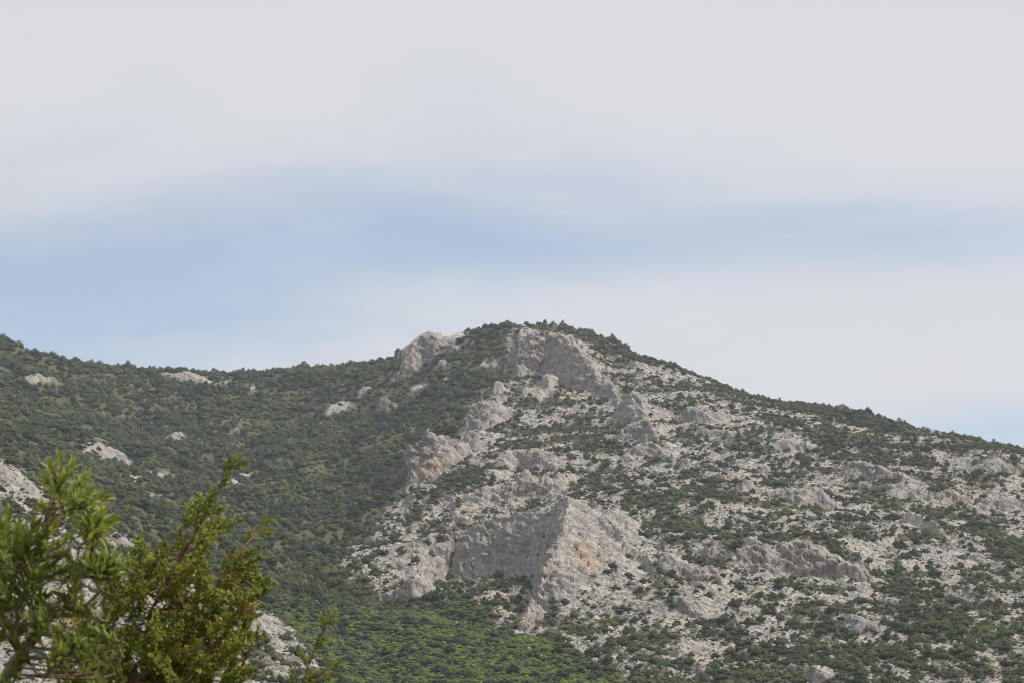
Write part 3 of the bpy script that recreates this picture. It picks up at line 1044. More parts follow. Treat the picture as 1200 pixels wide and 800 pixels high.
# ------------------------------------------------------------------ where things stand
def lookup(x, y):
    """nearest vertex of the finished ground for map positions"""
    az = np.arctan2(x, y); d = np.hypot(x, y)
    ai = np.clip(np.rint((az - AZ[0]) / (AZ[1] - AZ[0])).astype(int), 0, NA - 1)
    ri = np.zeros(len(x), int)
    order = np.argsort(ai, kind='stable')
    st = np.searchsorted(ai[order], np.arange(NA + 1))
    for a in range(NA):
        k = order[st[a]:st[a + 1]]
        if len(k):
            ri[k] = np.clip(np.searchsorted(rows[a], d[k]), 0, NR - 1)
    return ai, ri


def jitter(cell, r):
    nx, ny = int(1300 / cell), int(1750 / cell)
    gx_, gy_ = np.meshgrid(np.arange(nx), np.arange(ny), indexing='ij')
    x = -650 + (gx_.ravel() + r.uniform(0, 1, nx * ny)) * cell
    y = 410 + (gy_.ravel() + r.uniform(0, 1, nx * ny)) * cell
    az = np.arctan2(x, y); d = np.hypot(x, y)
    ok = (np.abs(az) < R(16.4)) & (d > D0 + 6) & (d < 1900)
    return x[ok], y[ok]


def quant(a, ref=None):
    s = np.sort(a.ravel())
    return np.searchsorted(s, a) / len(s)


front2 = np.maximum.accumulate(EL, axis=1)
NEAR_VIS = EL >= front2 - 9.0
pts = {k: [] for k in ('x', 'y', 'z', 'r', 'h', 'tint', 'hue', 'dry', 'idx', 'zone', 'vis', 'u', 'v', 'd')}


def add_points(zone, cell, seed):
    r = np.random.default_rng(seed)
    x, y = jitter(cell, r)
    ai, ri = lookup(x, y)
    bz, rz, lz, nz = bare[ai, ri], rocky[ai, ri], low[ai, ri], Nn[ai, ri, 2]
    isc = in_soft[ai, ri]
    n1 = fbm(x / 26, y / 26, oct=4, seed=12, gain=.6)
    n2 = fbm(x / 7, y / 7, oct=3, seed=13, gain=.7)
    p = quant(.62 * n1 + .9 * n2 + .10 * r.normal(size=len(x)))
    keep = NEAR_VIS[ai, ri]
    base_n = smz[ai, ri]
    if zone == 'wood':
        p = quant(.22 * n1 + .9 * n2 + .30 * r.normal(size=len(x)))
        keep &= (rz < .5) & (lz < .5) & (p > bz)
        keep &= (isc < .3) | (r.uniform(size=len(x)) < .42)
        rr = 1.5 + 2.6 * r.uniform(size=len(x)) ** 1.6
        rr *= .80 + .3 * np.clip(p - bz, 0, 1)
        rr *= np.clip(.95 + .75 * fbm(x / 30, y / 30, oct=3, seed=71), .55, 1.5)
    elif zone == 'rocky':
        keep &= (rz >= .5) & (lz < .5) & (p > bz + .02)
        keep &= (isc < .25) | (r.uniform(size=len(x)) < .07)
        rr = .65 + 1.45 * r.uniform(size=len(x)) ** 1.5 + 1.5 * np.clip(p - bz - .10, 0, .5) * r.uniform(size=len(x))
        rr *= np.where(isc > .25, .6, 1)
    elif zone == 'tufts':
        keep &= (rz >= .4) & (lz < .5) & (p > bz - .45) & (r.uniform(size=len(x)) < .5)
        rr = .22 + .62 * r.uniform(size=len(x)) ** 1.8
        rr *= np.where(isc > .25, .8, 1)
        keep &= (isc < .25) | (r.uniform(size=len(x)) < .3)
    else:
        keep &= (lz >= .5) & (p > .05) & (isc < .4)
        rr = .65 + 1.15 * r.uniform(size=len(x)) ** 2.0 + 1.2 * (r.uniform(size=len(x)) < .04)
    keep &= (nz > .62) | (r.uniform(size=len(x)) < .12)
    k = np.nonzero(keep)[0]
    hz = np.clip(.5 + .9 * fbm(x / 45, y / 45, oct=3, seed=15), 0, 1)[k]
    tint = np.clip(r.normal(.40, .34, len(k)) + .6 * (hz - .5), 0, 1)
    uu, vv, dd = U[ai, ri][k], V[ai, ri][k], np.hypot(x, y)[k]
    if zone == 'low':
        hue = np.clip(r.normal(.72, .32, len(k)) * (rr[k] < 1.6) + .1 * (hz - .5), 0, 1)
        hue *= sstep(690, 735, vv) * .6 + .4
    else:
        near = sstep(1000, 650, dd)
        hue = np.clip(r.normal(.06, .12, len(k)) + .42 * (hz - .42) + .08 * near, 0, .7)
    pts['x'].append(X[ai, ri][k]); pts['y'].append(Y[ai, ri][k]); pts['z'].append(Z[ai, ri][k] - .12 * rr[k])
    pts['r'].append(rr[k]); pts['h'].append(rr[k] * r.uniform(.65, 1.35, len(k)) * (.72 if zone == 'low' else .6 if zone == 'tufts' else 1.0))
    pts['tint'].append(tint); pts['hue'].append(hue)
    dry = np.clip(r.normal(.06, .22, len(k)), 0, .9) if zone != 'tufts' else np.clip(r.normal(.5, .3, len(k)), 0, 1)
    pts['dry'].append(dry * (0 if zone == 'low' else 1))
    pts['idx'].append(r.integers(6, 12, len(k)) if zone == 'wood' else np.where(rr[k] > 1.9, r.integers(6, 12, len(k)), r.integers(0, 6, len(k))))
    pts['zone'].append(np.full(len(k), dict(wood=0, rocky=1, low=2, tufts=3)[zone]))
    pts['vis'].append(VIS[ai, ri][k]); pts['u'].append(uu); pts['v'].append(vv); pts['d'].append(dd)
    print(zone, len(k))


smz = Nn[..., 2]
add_points('wood', 3.9, 1)
add_points('rocky', 2.35, 2)
add_points('low', 1.75, 3)
add_points('tufts', 1.15, 4)
# the tall evergreen clumps near the foot of the slope on the right, and single big bushes the eye picks out
BIG = [(1092, 738, 3.4), (1106, 740, 3.2), (1122, 744, 3.3), (1080, 736, 2.8), (1050, 735, 2.8), (1062, 742, 3.0), (1040, 752, 2.6), (1132, 728, 2.6), (1155, 735, 2.6), (1178, 746, 3.3), (1192, 742, 3.0),
       (1088, 768, 3.2), (1104, 772, 3.0), (1120, 765, 3.1), (1136, 770, 2.6), (1060, 778, 3.0), (1040, 770, 2.7), (1076, 784, 2.9), (1020, 775, 2.5), (1130, 716, 2.6), (1160, 750, 2.4),
       (970, 770, 2.4), (985, 778, 2.3), (940, 778, 2.3), (1075, 795, 2.6), (1010, 795, 2.5), (925, 790, 2.4), (884, 790, 2.2), (1072, 700, 2.4), (1058, 694, 2.4), (1090, 702, 2.2), (1045, 690, 2.2),
       (652, 715, 2.3), (662, 708, 2.2), (648, 708, 1.9), (786, 704, 1.7), (788, 712, 1.8), (532, 702, 2.6), (625, 676, 1.6), (580, 686, 1.8), (592, 688, 1.6), (600, 725, 1.7),
       (1019, 660, 2.0), (1126, 664, 1.5), (1185, 664, 1.6), (1090, 660, 1.6), (1074, 668, 1.7), (708, 572, 2.4), (698, 576, 2.2), (684, 578, 2.0), (722, 578, 2.2),
       (955, 477, 2.9), (964, 480, 2.2), (706, 400, 3.2), (712, 404, 2.2), (994, 486, 3.0), (1005, 490, 2.6), (940, 476, 2.4), (870, 460, 2.2), (600, 384, 2.2),
       (430, 660, 3.2), (418, 668, 3.0), (440, 672, 3.0), (405, 676, 2.8), (428, 682, 2.8), (436, 655, 2.4), (470, 648, 2.6), (488, 660, 2.4), (500, 640, 2.8), (515, 632, 2.6), (505, 652, 2.4)]
bb = {k: [] for k in pts}
for (u, v, rr) in BIG:
    j = np.argmin((U - u) ** 2 + (V - v) ** 2 + 1e6 * (~VIS))
    a, b_ = np.unravel_index(j, U.shape)
    for k, q in zip(pts, (X[a, b_], Y[a, b_], Z[a, b_] - .2, rr, rr * random.uniform(.9, 1.15), random.uniform(.1, .5), random.uniform(.05, .35), 0.0, random.randint(6, 11), 4, True, U[a, b_], V[a, b_],
                          math.hypot(X[a, b_], Y[a, b_]))):
        bb[k].append(q)
for k in pts:
    pts[k].append(np.array(bb[k]))
pts = {k: np.concatenate(v) for k, v in pts.items()}
NP = len(pts['x'])
ROT = rng.uniform(0, 2 * math.pi, NP)
WID = np.stack([rng.uniform(.8, 1.55, NP), rng.uniform(.7, 1.15, NP)], -1)

# ------------------------------------------------------------------ plants one can tell apart: the largest in view, each its own object
inframe = (pts['u'] > 3) & (pts['u'] < 1197) & (pts['v'] > 380) & (pts['v'] < 812)
inframe &= ~((pts['u'] < 330) & (pts['v'] > 640 - .0 * pts['u']) & (pts['zone'] != 9) & (pts['u'] < 300))
app = pts['r'] / pts['d']
single = np.zeros(NP, bool)


def pick(mask, most, gap):
    got = []
    grid = {}
    for j in np.argsort(-app * mask):
        if not mask[j] or len(got) >= most:
            break
        cu, cv = int(pts['u'][j] // gap), int(pts['v'][j] // gap)
        if any(math.hypot(pts['u'][j] - pts['u'][q], pts['v'][j] - pts['v'][q]) < gap for a in (-1, 0, 1) for b in (-1, 0, 1) for q in grid.get((cu + a, cv + b), ())):
            continue
        grid.setdefault((cu, cv), []).append(j)
        got.append(j)
    return got


ok = inframe & pts['vis']
trees = list(np.nonzero(pts['zone'] == 4)[0]) + pick(ok & (pts['zone'] == 0), 300 - len(BIG), 9)
shrubs = pick(ok & (pts['zone'] == 1), 300, 9)
single[trees] = True
single[shrubs] = True
ORD = ['first', 'second', 'third', 'fourth', 'fifth', 'sixth', 'seventh', 'eighth', 'ninth', 'tenth', 'eleventh', 'twelfth', 'thirteenth', 'fourteenth', 'fifteenth', 'sixteenth']


def relation(u, v):
    best = None
    for i, s in enumerate(SC):
        x0, y0, x1, y1 = s.box
        dx = max(x0 - u, 0, u - x1); dy = max(y0 - v, 0, v - y1)
        q = math.hypot(dx, dy * 1.3)
        if best is None or q < best[0]:
            if dx == 0 and dy == 0:
                rel = 'on'
            elif dy * 1.3 >= dx:
                rel = 'above' if v < y0 else 'below'
            else:
                rel = 'left of' if u < x0 else 'right of'
            best = (q, i, rel)
    return best[1], best[2]


def words_for(js, noun):
    groups = {}
    for j in js:
        groups.setdefault(relation(pts['u'][j], pts['v'][j]), []).append(j)
    lab = {}
    for (i, rel), g in groups.items():
        g.sort(key=lambda j: pts['v'][j])
        nt = max(1, math.ceil(len(g) / 9))
        tiers = [g[k * len(g) // nt:(k + 1) * len(g) // nt] for k in range(nt)]
        for t_i, tier in enumerate(tiers):
            tier.sort(key=lambda j: pts['u'][j])
            for k, j in enumerate(tier):
                if nt == 1:
                    row = ''
                elif nt == 2:
                    row = ('upper row, ', 'lower row, ')[t_i]
                else:
                    row = ORD[t_i] + ' row down, '
                if pts['hue'][j] > .38:
                    tone = 'bright green'
                elif pts['tint'][j] < .38:
                    tone = 'dark green'
                else:
                    tone = 'olive green'
                rel2 = rel + ' the'
                tail = f'{row}{ORD[k]} from left' if len(tier) > 1 or nt > 1 else 'standing out alone'
                lab[j] = f'{tone} {noun} {rel2} {SC[i].short}, {tail}'
    return lab


def place(o, j):
    o.location = (pts['x'][j], pts['y'][j], pts['z'][j])
    o.rotation_euler = (0, 0, ROT[j])
    o.scale = (pts['r'][j] * WID[j, 0], pts['r'][j] * WID[j, 1], pts['h'][j])


def trunk_mesh():
    v, f = [], []
    prof = [(.11, -.12), (.085, .12), (.07, .45), (.035, .75)]
    for i, (rad, z) in enumerate(prof):
        for k in range(7):
            a = k / 7 * 2 * math.pi
            v.append((math.cos(a) * rad + .05 * i * i * .2, math.sin(a) * rad, z))
    for i in range(3):
        for k in range(7):
            f.append((i * 7 + k, i * 7 + (k + 1) % 7, (i + 1) * 7 + (k + 1) % 7, (i + 1) * 7 + k))
    me = bpy.data.meshes.new('trunk')
    me.from_pydata(v, [], f)
    me.materials.append(MAT_BARK)
    return me


TRUNK = trunk_mesh()
labs = words_for(trees, 'tree')
for j in trees:
    if pts['zone'][j] == 4:
        e = bpy.data.objects.new('tree', None)
        col.objects.link(e)
        e.location = (pts['x'][j], pts['y'][j], pts['z'][j])
        e.rotation_euler = (0, 0, ROT[j])
        sc_ = (pts['r'][j] * WID[j, 0] ** .5, pts['r'][j], pts['h'][j])
        for nm, me in (('crown', CROWNS[int(pts['idx'][j])]), ('trunk', TRUNK)):
            o = bpy.data.objects.new(nm, me)
            col.objects.link(o)
            o.parent = e
            o.scale = sc_
            if nm == 'crown':
                o['tint'] = float(pts['tint'][j]); o['hue'] = float(pts['hue'][j]); o['dry'] = float(pts['dry'][j])
        tag(e, labs[j], 'tree', 'evergreen trees on the mountain')
    else:
        o = bpy.data.objects.new('tree', CROWNS[int(pts['idx'][j])])
        col.objects.link(o)
        place(o, j)
        o['tint'] = float(pts['tint'][j]); o['hue'] = float(pts['hue'][j]); o['dry'] = float(pts['dry'][j])
        tag(o, labs[j], 'tree', 'evergreen trees on the mountain')
labs = words_for(shrubs, 'shrub')
for j in shrubs:
    o = bpy.data.objects.new('shrub', CROWNS[int(pts['idx'][j])])
    col.objects.link(o)
    place(o, j)
    o['tint'] = float(pts['tint'][j]); o['hue'] = float(pts['hue'][j]); o['dry'] = float(pts['dry'][j])
    tag(o, labs[j], 'shrub', 'shrubs on the rocky slope')


# ------------------------------------------------------------------ everything past counting: one mass each
def proto_collection(name, meshes):
    c = bpy.data.collections.new(name)
    for k, me in enumerate(meshes):
        o = bpy.data.objects.new(f'{name}_{k:02d}', me)
        c.objects.link(o)
    return c


def scatter(name, co, rot, scale, tint, hue, dry, idx_, coll):
    n = len(co)
    me = bpy.data.meshes.new(name)
    me.vertices.add(n)
    me.vertices.foreach_set('co', np.ascontiguousarray(co, np.float32).ravel())
    for an, ty, av, key in (('rot', 'FLOAT_VECTOR', rot, 'vector'), ('scl', 'FLOAT_VECTOR', scale, 'vector'), ('tint', 'FLOAT', tint, 'value'), ('hue', 'FLOAT', hue, 'value'), ('dry', 'FLOAT', dry, 'value'), ('pick', 'INT', idx_, 'value')):
        a = me.attributes.new(an, ty, 'POINT')
        a.data.foreach_set(key, np.ascontiguousarray(av, np.int32 if ty == 'INT' else np.float32).ravel())
    o = bpy.data.objects.new(name, me)
    col.objects.link(o)
    ng = bpy.data.node_groups.new(name, 'GeometryNodeTree')
    ng.interface.new_socket('Geometry', in_out='INPUT', socket_type='NodeSocketGeometry')
    ng.interface.new_socket('Geometry', in_out='OUTPUT', socket_type='NodeSocketGeometry')
    N, L = ng.nodes, ng.links
    gi_, go = N.new('NodeGroupInput'), N.new('NodeGroupOutput')
    ip = N.new('GeometryNodeInstanceOnPoints')
    ci_ = N.new('GeometryNodeCollectionInfo')
    ci_.inputs['Collection'].default_value = coll
    ci_.inputs['Separate Children'].default_value = True
    ci_.inputs['Reset Children'].default_value = True

    def named(nm, ty):
        q = N.new('GeometryNodeInputNamedAttribute')
        q.data_type = ty
        q.inputs['Name'].default_value = nm
        return [s for s in q.outputs if s.enabled and s.name == 'Attribute'][0]
    L.new(gi_.outputs[0], ip.inputs['Points'])
    L.new(ci_.outputs[0], ip.inputs['Instance'])
    ip.inputs['Pick Instance'].default_value = True
    L.new(named('pick', 'INT'), ip.inputs['Instance Index'])
    e2r = N.new('FunctionNodeEulerToRotation')
    L.new(named('rot', 'FLOAT_VECTOR'), e2r.inputs[0])
    L.new(e2r.outputs[0], ip.inputs['Rotation'])
    L.new(named('scl', 'FLOAT_VECTOR'), ip.inputs['Scale'])
    L.new(ip.outputs[0], go.inputs[0])
    md = o.modifiers.new('scatter', 'NODES')
    md.node_group = ng
    return o


PC = proto_collection('plant_kind', CROWNS)
PR = proto_collection('stone_kind', ROCKS)
for nm, lab, zs in (('woodland', 'dense dark green evergreen wood filling the left slopes and gully', (0,)),
                    ('scrub', 'scattered olive green shrubs and tufts all over the pale rocky slope', (1, 3)),
                    ('undergrowth', 'low bright green scrub covering the valley floor', (2,))):
    s = np.isin(pts['zone'], zs) & ~single
    co = np.stack([pts['x'][s], pts['y'][s], pts['z'][s]], -1)
    rot = np.stack([np.zeros(s.sum()), np.zeros(s.sum()), ROT[s]], -1)
    scl = np.stack([pts['r'][s] * WID[s, 0], pts['r'][s] * WID[s, 1], pts['h'][s]], -1)
    o = scatter(nm, co, rot, scl, pts['tint'][s], pts['hue'][s], pts['dry'][s], pts['idx'][s], PC)
    tag(o, lab, 'vegetation', kind='stuff')

# loose limestone
rx, ry = jitter(1.35, np.random.default_rng(50))
ai, ri = lookup(rx, ry)
pr = rng.uniform(size=len(rx))
nrub = fbm(rx / 9, ry / 9, oct=3, seed=19)
k = np.nonzero(NEAR_VIS[ai, ri] & (rocky[ai, ri] > .4) & (in_soft[ai, ri] < .6) & (pr < .8 * sstep(.15, .6, bare[ai, ri]) * sstep(-.3, .35, nrub)))[0]
rr = (.18 + .75 * rng.uniform(size=len(k)) ** 3.0)
co = np.stack([X[ai, ri][k], Y[ai, ri][k], Z[ai, ri][k] + .1 * rr], -1)
print('rubble', len(k))
o = scatter('rubble', co, rng.uniform(-1, 1, (len(k), 3)) * (.4, .4, 3.1), np.repeat(rr[:, None], 3, 1) * rng.uniform(.7, 1.4, (len(k), 3)), rr, rr, rr, rng.integers(0, 6, len(k)), PR)
tag(o, 'loose pale limestone blocks strewn over the slope', 'rubble', kind='stuff')

# boulders that stand out round the valley floor
for (u, v, rr, lab) in [(683, 741, .95, 'pale boulder below the amphitheatre cliff, upper of a close pair'), (689, 752, .8, 'pale boulder below the amphitheatre cliff, lower of a close pair'),
                        (620, 762, .8, 'pale boulder in the green scrub below the toe of the cliff'), (635, 770, .7, 'flat pale boulder in the scrub nearest the bottom edge'),
                        (535, 731, .6, 'small pale stone in the valley scrub below the jagged crag'), (551, 729, .7, 'small round stone in the valley scrub under the big cliff'),
                        (415, 725, .8, 'lone pale stone at the edge of the wood by the valley'), (620, 733, .9, 'white boulder at the toe of the amphitheatre cliff')]:
    j = np.argmin((U - u) ** 2 + (V - v) ** 2 + 1e6 * (~VIS))
    a, b_ = np.unravel_index(j, U.shape)
    bo = bpy.data.objects.new('boulder', ROCKS[random.randrange(6)])
    col.objects.link(bo)
    bo.location = (X[a, b_], Y[a, b_], Z[a, b_] + .55 * rr)
    bo.scale = (rr * 1.3, rr * 1.2, rr * 1.2)
    bo.rotation_euler = (random.uniform(-.3, .3), random.uniform(-.3, .3), random.uniform(0, 6))
    tag(bo, lab, 'boulder', 'boulders round the valley floor')

# ------------------------------------------------------------------ the two bushes close to the viewer
def plant_mat(name, dark, light, rough, trans, tipk=.5):
    m, n, l, b = new_mat(name)
    v = n.new('ShaderNodeAttribute'); v.attribute_name = 'shade'
    oi = n.new('ShaderNodeObjectInfo')
    tc = n.new('ShaderNodeTexCoord')
    nz = noise_tex(n, l, tc.outputs['Object'], 9.0, 3, .6)
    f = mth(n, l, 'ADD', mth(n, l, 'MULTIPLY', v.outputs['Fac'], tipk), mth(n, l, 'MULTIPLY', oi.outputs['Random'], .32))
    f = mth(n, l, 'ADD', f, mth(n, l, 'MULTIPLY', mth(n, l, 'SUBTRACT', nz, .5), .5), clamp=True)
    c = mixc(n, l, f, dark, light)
    c = mixc(n, l, mth(n, l, 'MULTIPLY', mth(n, l, 'GREATER_THAN', oi.outputs['Random'], .955), .8), c, (.42, .30, .07))
    l.new(c, b.inputs['Base Color'])
    b.inputs['Roughness'].default_value = rough
    b.inputs['Specular IOR Level'].default_value = .35
    tr = n.new('ShaderNodeBsdfTranslucent')
    l.new(mixc(n, l, .5, c, (.30, .36, .03)), tr.inputs['Color'])
    mx = n.new('ShaderNodeMixShader')
    mx.inputs[0].default_value = trans
    l.new(b.outputs[0], mx.inputs[1]); l.new(tr.outputs[0], mx.inputs[2])
    l.new(mx.outputs[0], [q for q in n if q.type == 'OUTPUT_MATERIAL'][0].inputs[0])
    return m


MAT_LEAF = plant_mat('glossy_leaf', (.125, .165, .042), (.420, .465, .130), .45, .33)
MAT_JUN = plant_mat('juniper_scale', (.038, .058, .010), (.400, .435, .055), .6, .28, .95)  # dark end paints the shade inside the sprays, light end the bright tips


def bark_mat(name, a, b_):
    m, n, l, b = new_mat(name)
    tc = n.new('ShaderNodeTexCoord')
    mp = n.new('ShaderNodeMapping')
    mp.inputs['Scale'].default_value = (60, 60, 18)
    l.new(tc.outputs['Object'], mp.inputs[0])
    nz = noise_tex(n, l, mp.outputs[0], 2.0, 5, .65)
    l.new(mixc(n, l, ramp(n, l, nz, .35, .65), a, b_), b.inputs['Base Color'])
    bp = n.new('ShaderNodeBump')
    bp.inputs['Strength'].default_value = .6
    bp.inputs['Distance'].default_value = .004
    l.new(nz, bp.inputs['Height'])
    l.new(bp.outputs[0], b.inputs['Normal'])
    return m


MAT_WOOD = bark_mat('pinkish_bark', (.10, .065, .050), (.32, .225, .175))
MAT_TWIG = bark_mat('russet_twig', (.10, .055, .03), (.25, .14, .075))


def P3(u, v, d):
    return Vector(at(u, v, d))


def spline(pts_, step=.012):
    """smooth polyline through the points"""
    pts_ = [Vector(p) for p in pts_]
    if len(pts_) < 3:
        pts_ = [pts_[0], pts_[0].lerp(pts_[-1], .5), pts_[-1]]
    q = [pts_[0] * 2 - pts_[1]] + pts_ + [pts_[-1] * 2 - pts_[-2]]
    out = []
    for i in range(1, len(q) - 2):
        n = max(2, int((q[i + 1] - q[i]).length / step))
        for k in range(n):
            t = k / n
            out.append(.5 * ((2 * q[i]) + (q[i + 1] - q[i - 1]) * t + (2 * q[i - 1] - 5 * q[i] + 4 * q[i + 1] - q[i + 2]) * t * t + (3 * q[i] - 3 * q[i + 1] + q[i + 2] - q[i - 1]) * t ** 3))
    out.append(q[-2])
    return out


class Tubes:
    def __init__(s):
        s.v, s.f = [], []

    def add(s, path, r0, r1, sides=6, rough=0.0):
        n = len(path)
        base = len(s.v)
        for i, p in enumerate(path):
            t = (path[min(i + 1, n - 1)] - path[max(i - 1, 0)]).normalized()
            a = t.orthogonal().normalized() if abs(t.z) > .95 else t.cross(Vector((0, 0, 1))).normalized()
            b = t.cross(a)
            r = r0 + (r1 - r0) * i / max(1, n - 1)
            for k in range(sides):
                an = k / sides * 2 * math.pi
                rr = r * (1 + rough * random.uniform(-1, 1))
                s.v.append((p + a * math.cos(an) * rr + b * math.sin(an) * rr)[:])
        for i in range(n - 1):
            for k in range(sides):
                s.f.append((base + i * sides + k, base + i * sides + (k + 1) % sides, base + (i + 1) * sides + (k + 1) % sides, base + (i + 1) * sides + k))
        s.f.append(tuple(base + (n - 1) * sides + k for k in range(sides)))

    def build(s, name, mat, parent):
        me = bpy.data.meshes.new(name)
        inv = parent.matrix_world.inverted() if parent else Matrix()
        me.from_pydata([(inv @ Vector(p))[:] for p in s.v], [], s.f)
        me.polygons.foreach_set('use_smooth', np.ones(len(me.polygons), bool))
        me.materials.append(mat)
        o = bpy.data.objects.new(name, me)
        col.objects.link(o)
        o.parent = parent
        return o


def leaf_geo(seed):
    r = random.Random(seed)
    v, f, sh = [], [], []
    n = 5
    curve = r.uniform(-.10, .22)
    for i in range(n + 1):
        t = i / n
        w = .112 * math.sin(math.pi * min(1, t * .93 + .07) ** .85) ** .8 + (.012 if i else .02)
        if i == n:
            w = .008
        z = -curve * t * t + .02 * math.sin(t * 6 + seed)
        for sx in (-1, 0, 1):
            v.append((sx * w, t, z + (.045 if sx else 0) * (w / .14)))
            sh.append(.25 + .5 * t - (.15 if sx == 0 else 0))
    for i in range(n):
        for k in (0, 1):
            a = i * 3 + k
            f.append((a, a + 1, a + 4, a + 3))
    return np.array(v), np.array(f), np.array(sh)


LEAFG = [leaf_geo(i) for i in range(4)]


def leaf_me(i):
    v, f, sh = LEAFG[i]
    me = bpy.data.meshes.new('leaf')
    me.from_pydata(v.tolist(), [], f.tolist())
    a = me.attributes.new('shade', 'FLOAT', 'POINT')
    a.data.foreach_set('value', sh.astype(np.float32))
    me.polygons.foreach_set('use_smooth', np.ones(len(me.polygons), bool))
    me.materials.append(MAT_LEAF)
    return me


LEAFM = [leaf_me(i) for i in range(4)]


def screen_dir(ang, depth):
    """a direction that points at this angle across the picture (90 = up) and a little to or from the viewer"""
    return Vector((math.cos(R(ang)), depth, math.sin(R(ang)))).normalized()


def nearest_on(paths, p):
    best = None
    for pa in paths:
        for q in pa:
            d = (q - p).length + max(0, q.z - p.z) * 1.5
            if best is None or d < best[0]:
                best = (d, q)
    return best[1]


GZ = -1.7
# --- the broad-leaved bush
DL = 3.3
leafy = bpy.data.objects.new('broadleaf_bush', None)
col.objects.link(leafy)
leafy.location = (P3(-60, 800, DL).x, DL + .05, GZ)
bpy.context.view_layer.update()
tag(leafy, 'bush with bright green narrow leaves in rosettes at lower left corner', 'bush')
root = Vector((P3(-60, 800, DL).x, DL + .05, GZ - .05))
limbs = [
    ([root, (root.x - .02, DL, -.9), P3(-40, 1000, DL), P3(2, 810, DL), P3(24, 767, DL), P3(44, 742, DL), P3(52, 733, DL)], .022, .0075),
    ([P3(44, 742, DL), P3(62, 722, DL + .01), P3(75, 712, DL), P3(84, 692, DL - .01), P3(92, 673, DL), P3(104, 656, DL), P3(110, 632, DL), P3(112, 616, DL)], .0042, .0018),
    ([P3(75, 712, DL), P3(88, 713, DL), P3(100, 709, DL - .02), P3(118, 690, DL - .03), P3(126, 668, DL)], .0038, .0016),
    ([P3(52, 734, DL), P3(40, 728, DL - .02), P3(28, 736, DL - .03), P3(18, 730, DL - .04)], .0028, .0014),
    ([P3(-40, 1000, DL), P3(-50, 760, DL + .06), P3(-15, 703, DL + .05), P3(18, 688, DL + .04), P3(45, 672, DL + .02), P3(68, 655, DL), P3(82, 642, DL)], .010, .0022),
    ([P3(-50, 760, DL + .06), P3(-20, 690, DL - .02), P3(20, 660, DL - .02), P3(44, 640, DL), P3(52, 614, DL), P3(60, 584, DL), P3(66, 560, DL), P3(69, 545, DL)], .0045, .0020),
    ([P3(-50, 760, DL + .06), P3(-70, 640, DL), P3(-50, 560, DL), P3(-24, 505, DL)], .0045, .0020),
    ([P3(24, 767, DL), P3(10, 745, DL - .05), P3(-4, 720, DL - .06), P3(-12, 690, DL - .05)], .004, .002),
]
lpaths = [spline(p) for p, _, _ in limbs]
tub = []
for pa, (_, a, b) in zip(lpaths, limbs):
    tb = Tubes(); tb.add(pa, a, b, 8, .06); tub.append(tb)
TIPS = [(70, 540, 88, 1.1), (84, 546, 62, 1.0), (100, 560, 45, 1.0), (106, 576, 28, 1.0), (92, 583, 65, .9), (72, 574, 100, .9), (54, 562, 122, .9), (122, 582, 14, 1.0), (114, 590, -8, .9), (82, 598, 50, .9), (48, 592, 145, .8), (60, 550, 108, 1.0), (96, 570, 60, .9), (62, 600, 80, .9), (104, 590, 20, .9),
        (104, 602, 95, 1.1), (118, 604, 60, 1.2), (128, 612, 28, 1.2), (114, 624, -25, 1.1), (98, 612, 140, 1.0), (116, 630, -65, 1.0), (108, 612, 80, 1.0),
        (10, 622, 100, 1.0), (22, 616, 84, 1.0), (40, 614, 70, 1.1), (52, 622, 48, 1.0), (30, 632, 92, 1.0), (62, 616, 58, 1.0), (4, 640, 150, .9), (25, 650, 92, 1.0), (45, 646, 62, 1.0), (60, 640, 30, 1.0), (76, 632, 42, 1.0), (72, 650, 12, 1.0), (60, 664, 22, 1.0), (40, 670, 62, 1.0),
        (14, 676, 112, 1.0), (4, 690, 122, 1.0), (86, 664, 32, 1.0), (100, 658, 46, 1.0), (114, 654, 42, 1.1), (126, 660, 24, 1.0), (132, 654, 52, 1.0), (120, 672, 0, 1.0), (136, 668, 14, 1.0),
        (-10, 489, 12, 1.2), (-16, 498, -20, 1.0), (30, 692, 70, 1.0), (52, 700, 40, 1.0), (20, 710, 100, 1.0), (38, 726, 110, 1.0), (5, 732, 160, 1.0), (-2, 748, 200, 1.1), (62, 712, 60, .9), (90, 690, 40, 1.0), (78, 720, -20, .9), (10, 600, 90, .9), (0, 612, 105, 1.0),
        (-6, 650, 140, 1.0), (34, 660, 85, 1.0), (50, 656, 75, 1.0), (-5, 665, 100, 1.0), (20, 640, 90, 1.1), (48, 632, 75, 1.0), (12, 660, 85, 1.0)]
rl = random.Random(4)
for k in range(48):
    TIPS.append((rl.uniform(-30, 125), rl.uniform(640, 820), rl.uniform(20, 160), rl.uniform(.8, 1.1)))
for k in range(16):
    TIPS.append((rl.uniform(-140, 60), rl.uniform(830, 1150), rl.uniform(20, 160), rl.uniform(.9, 1.1)))
leaves = []
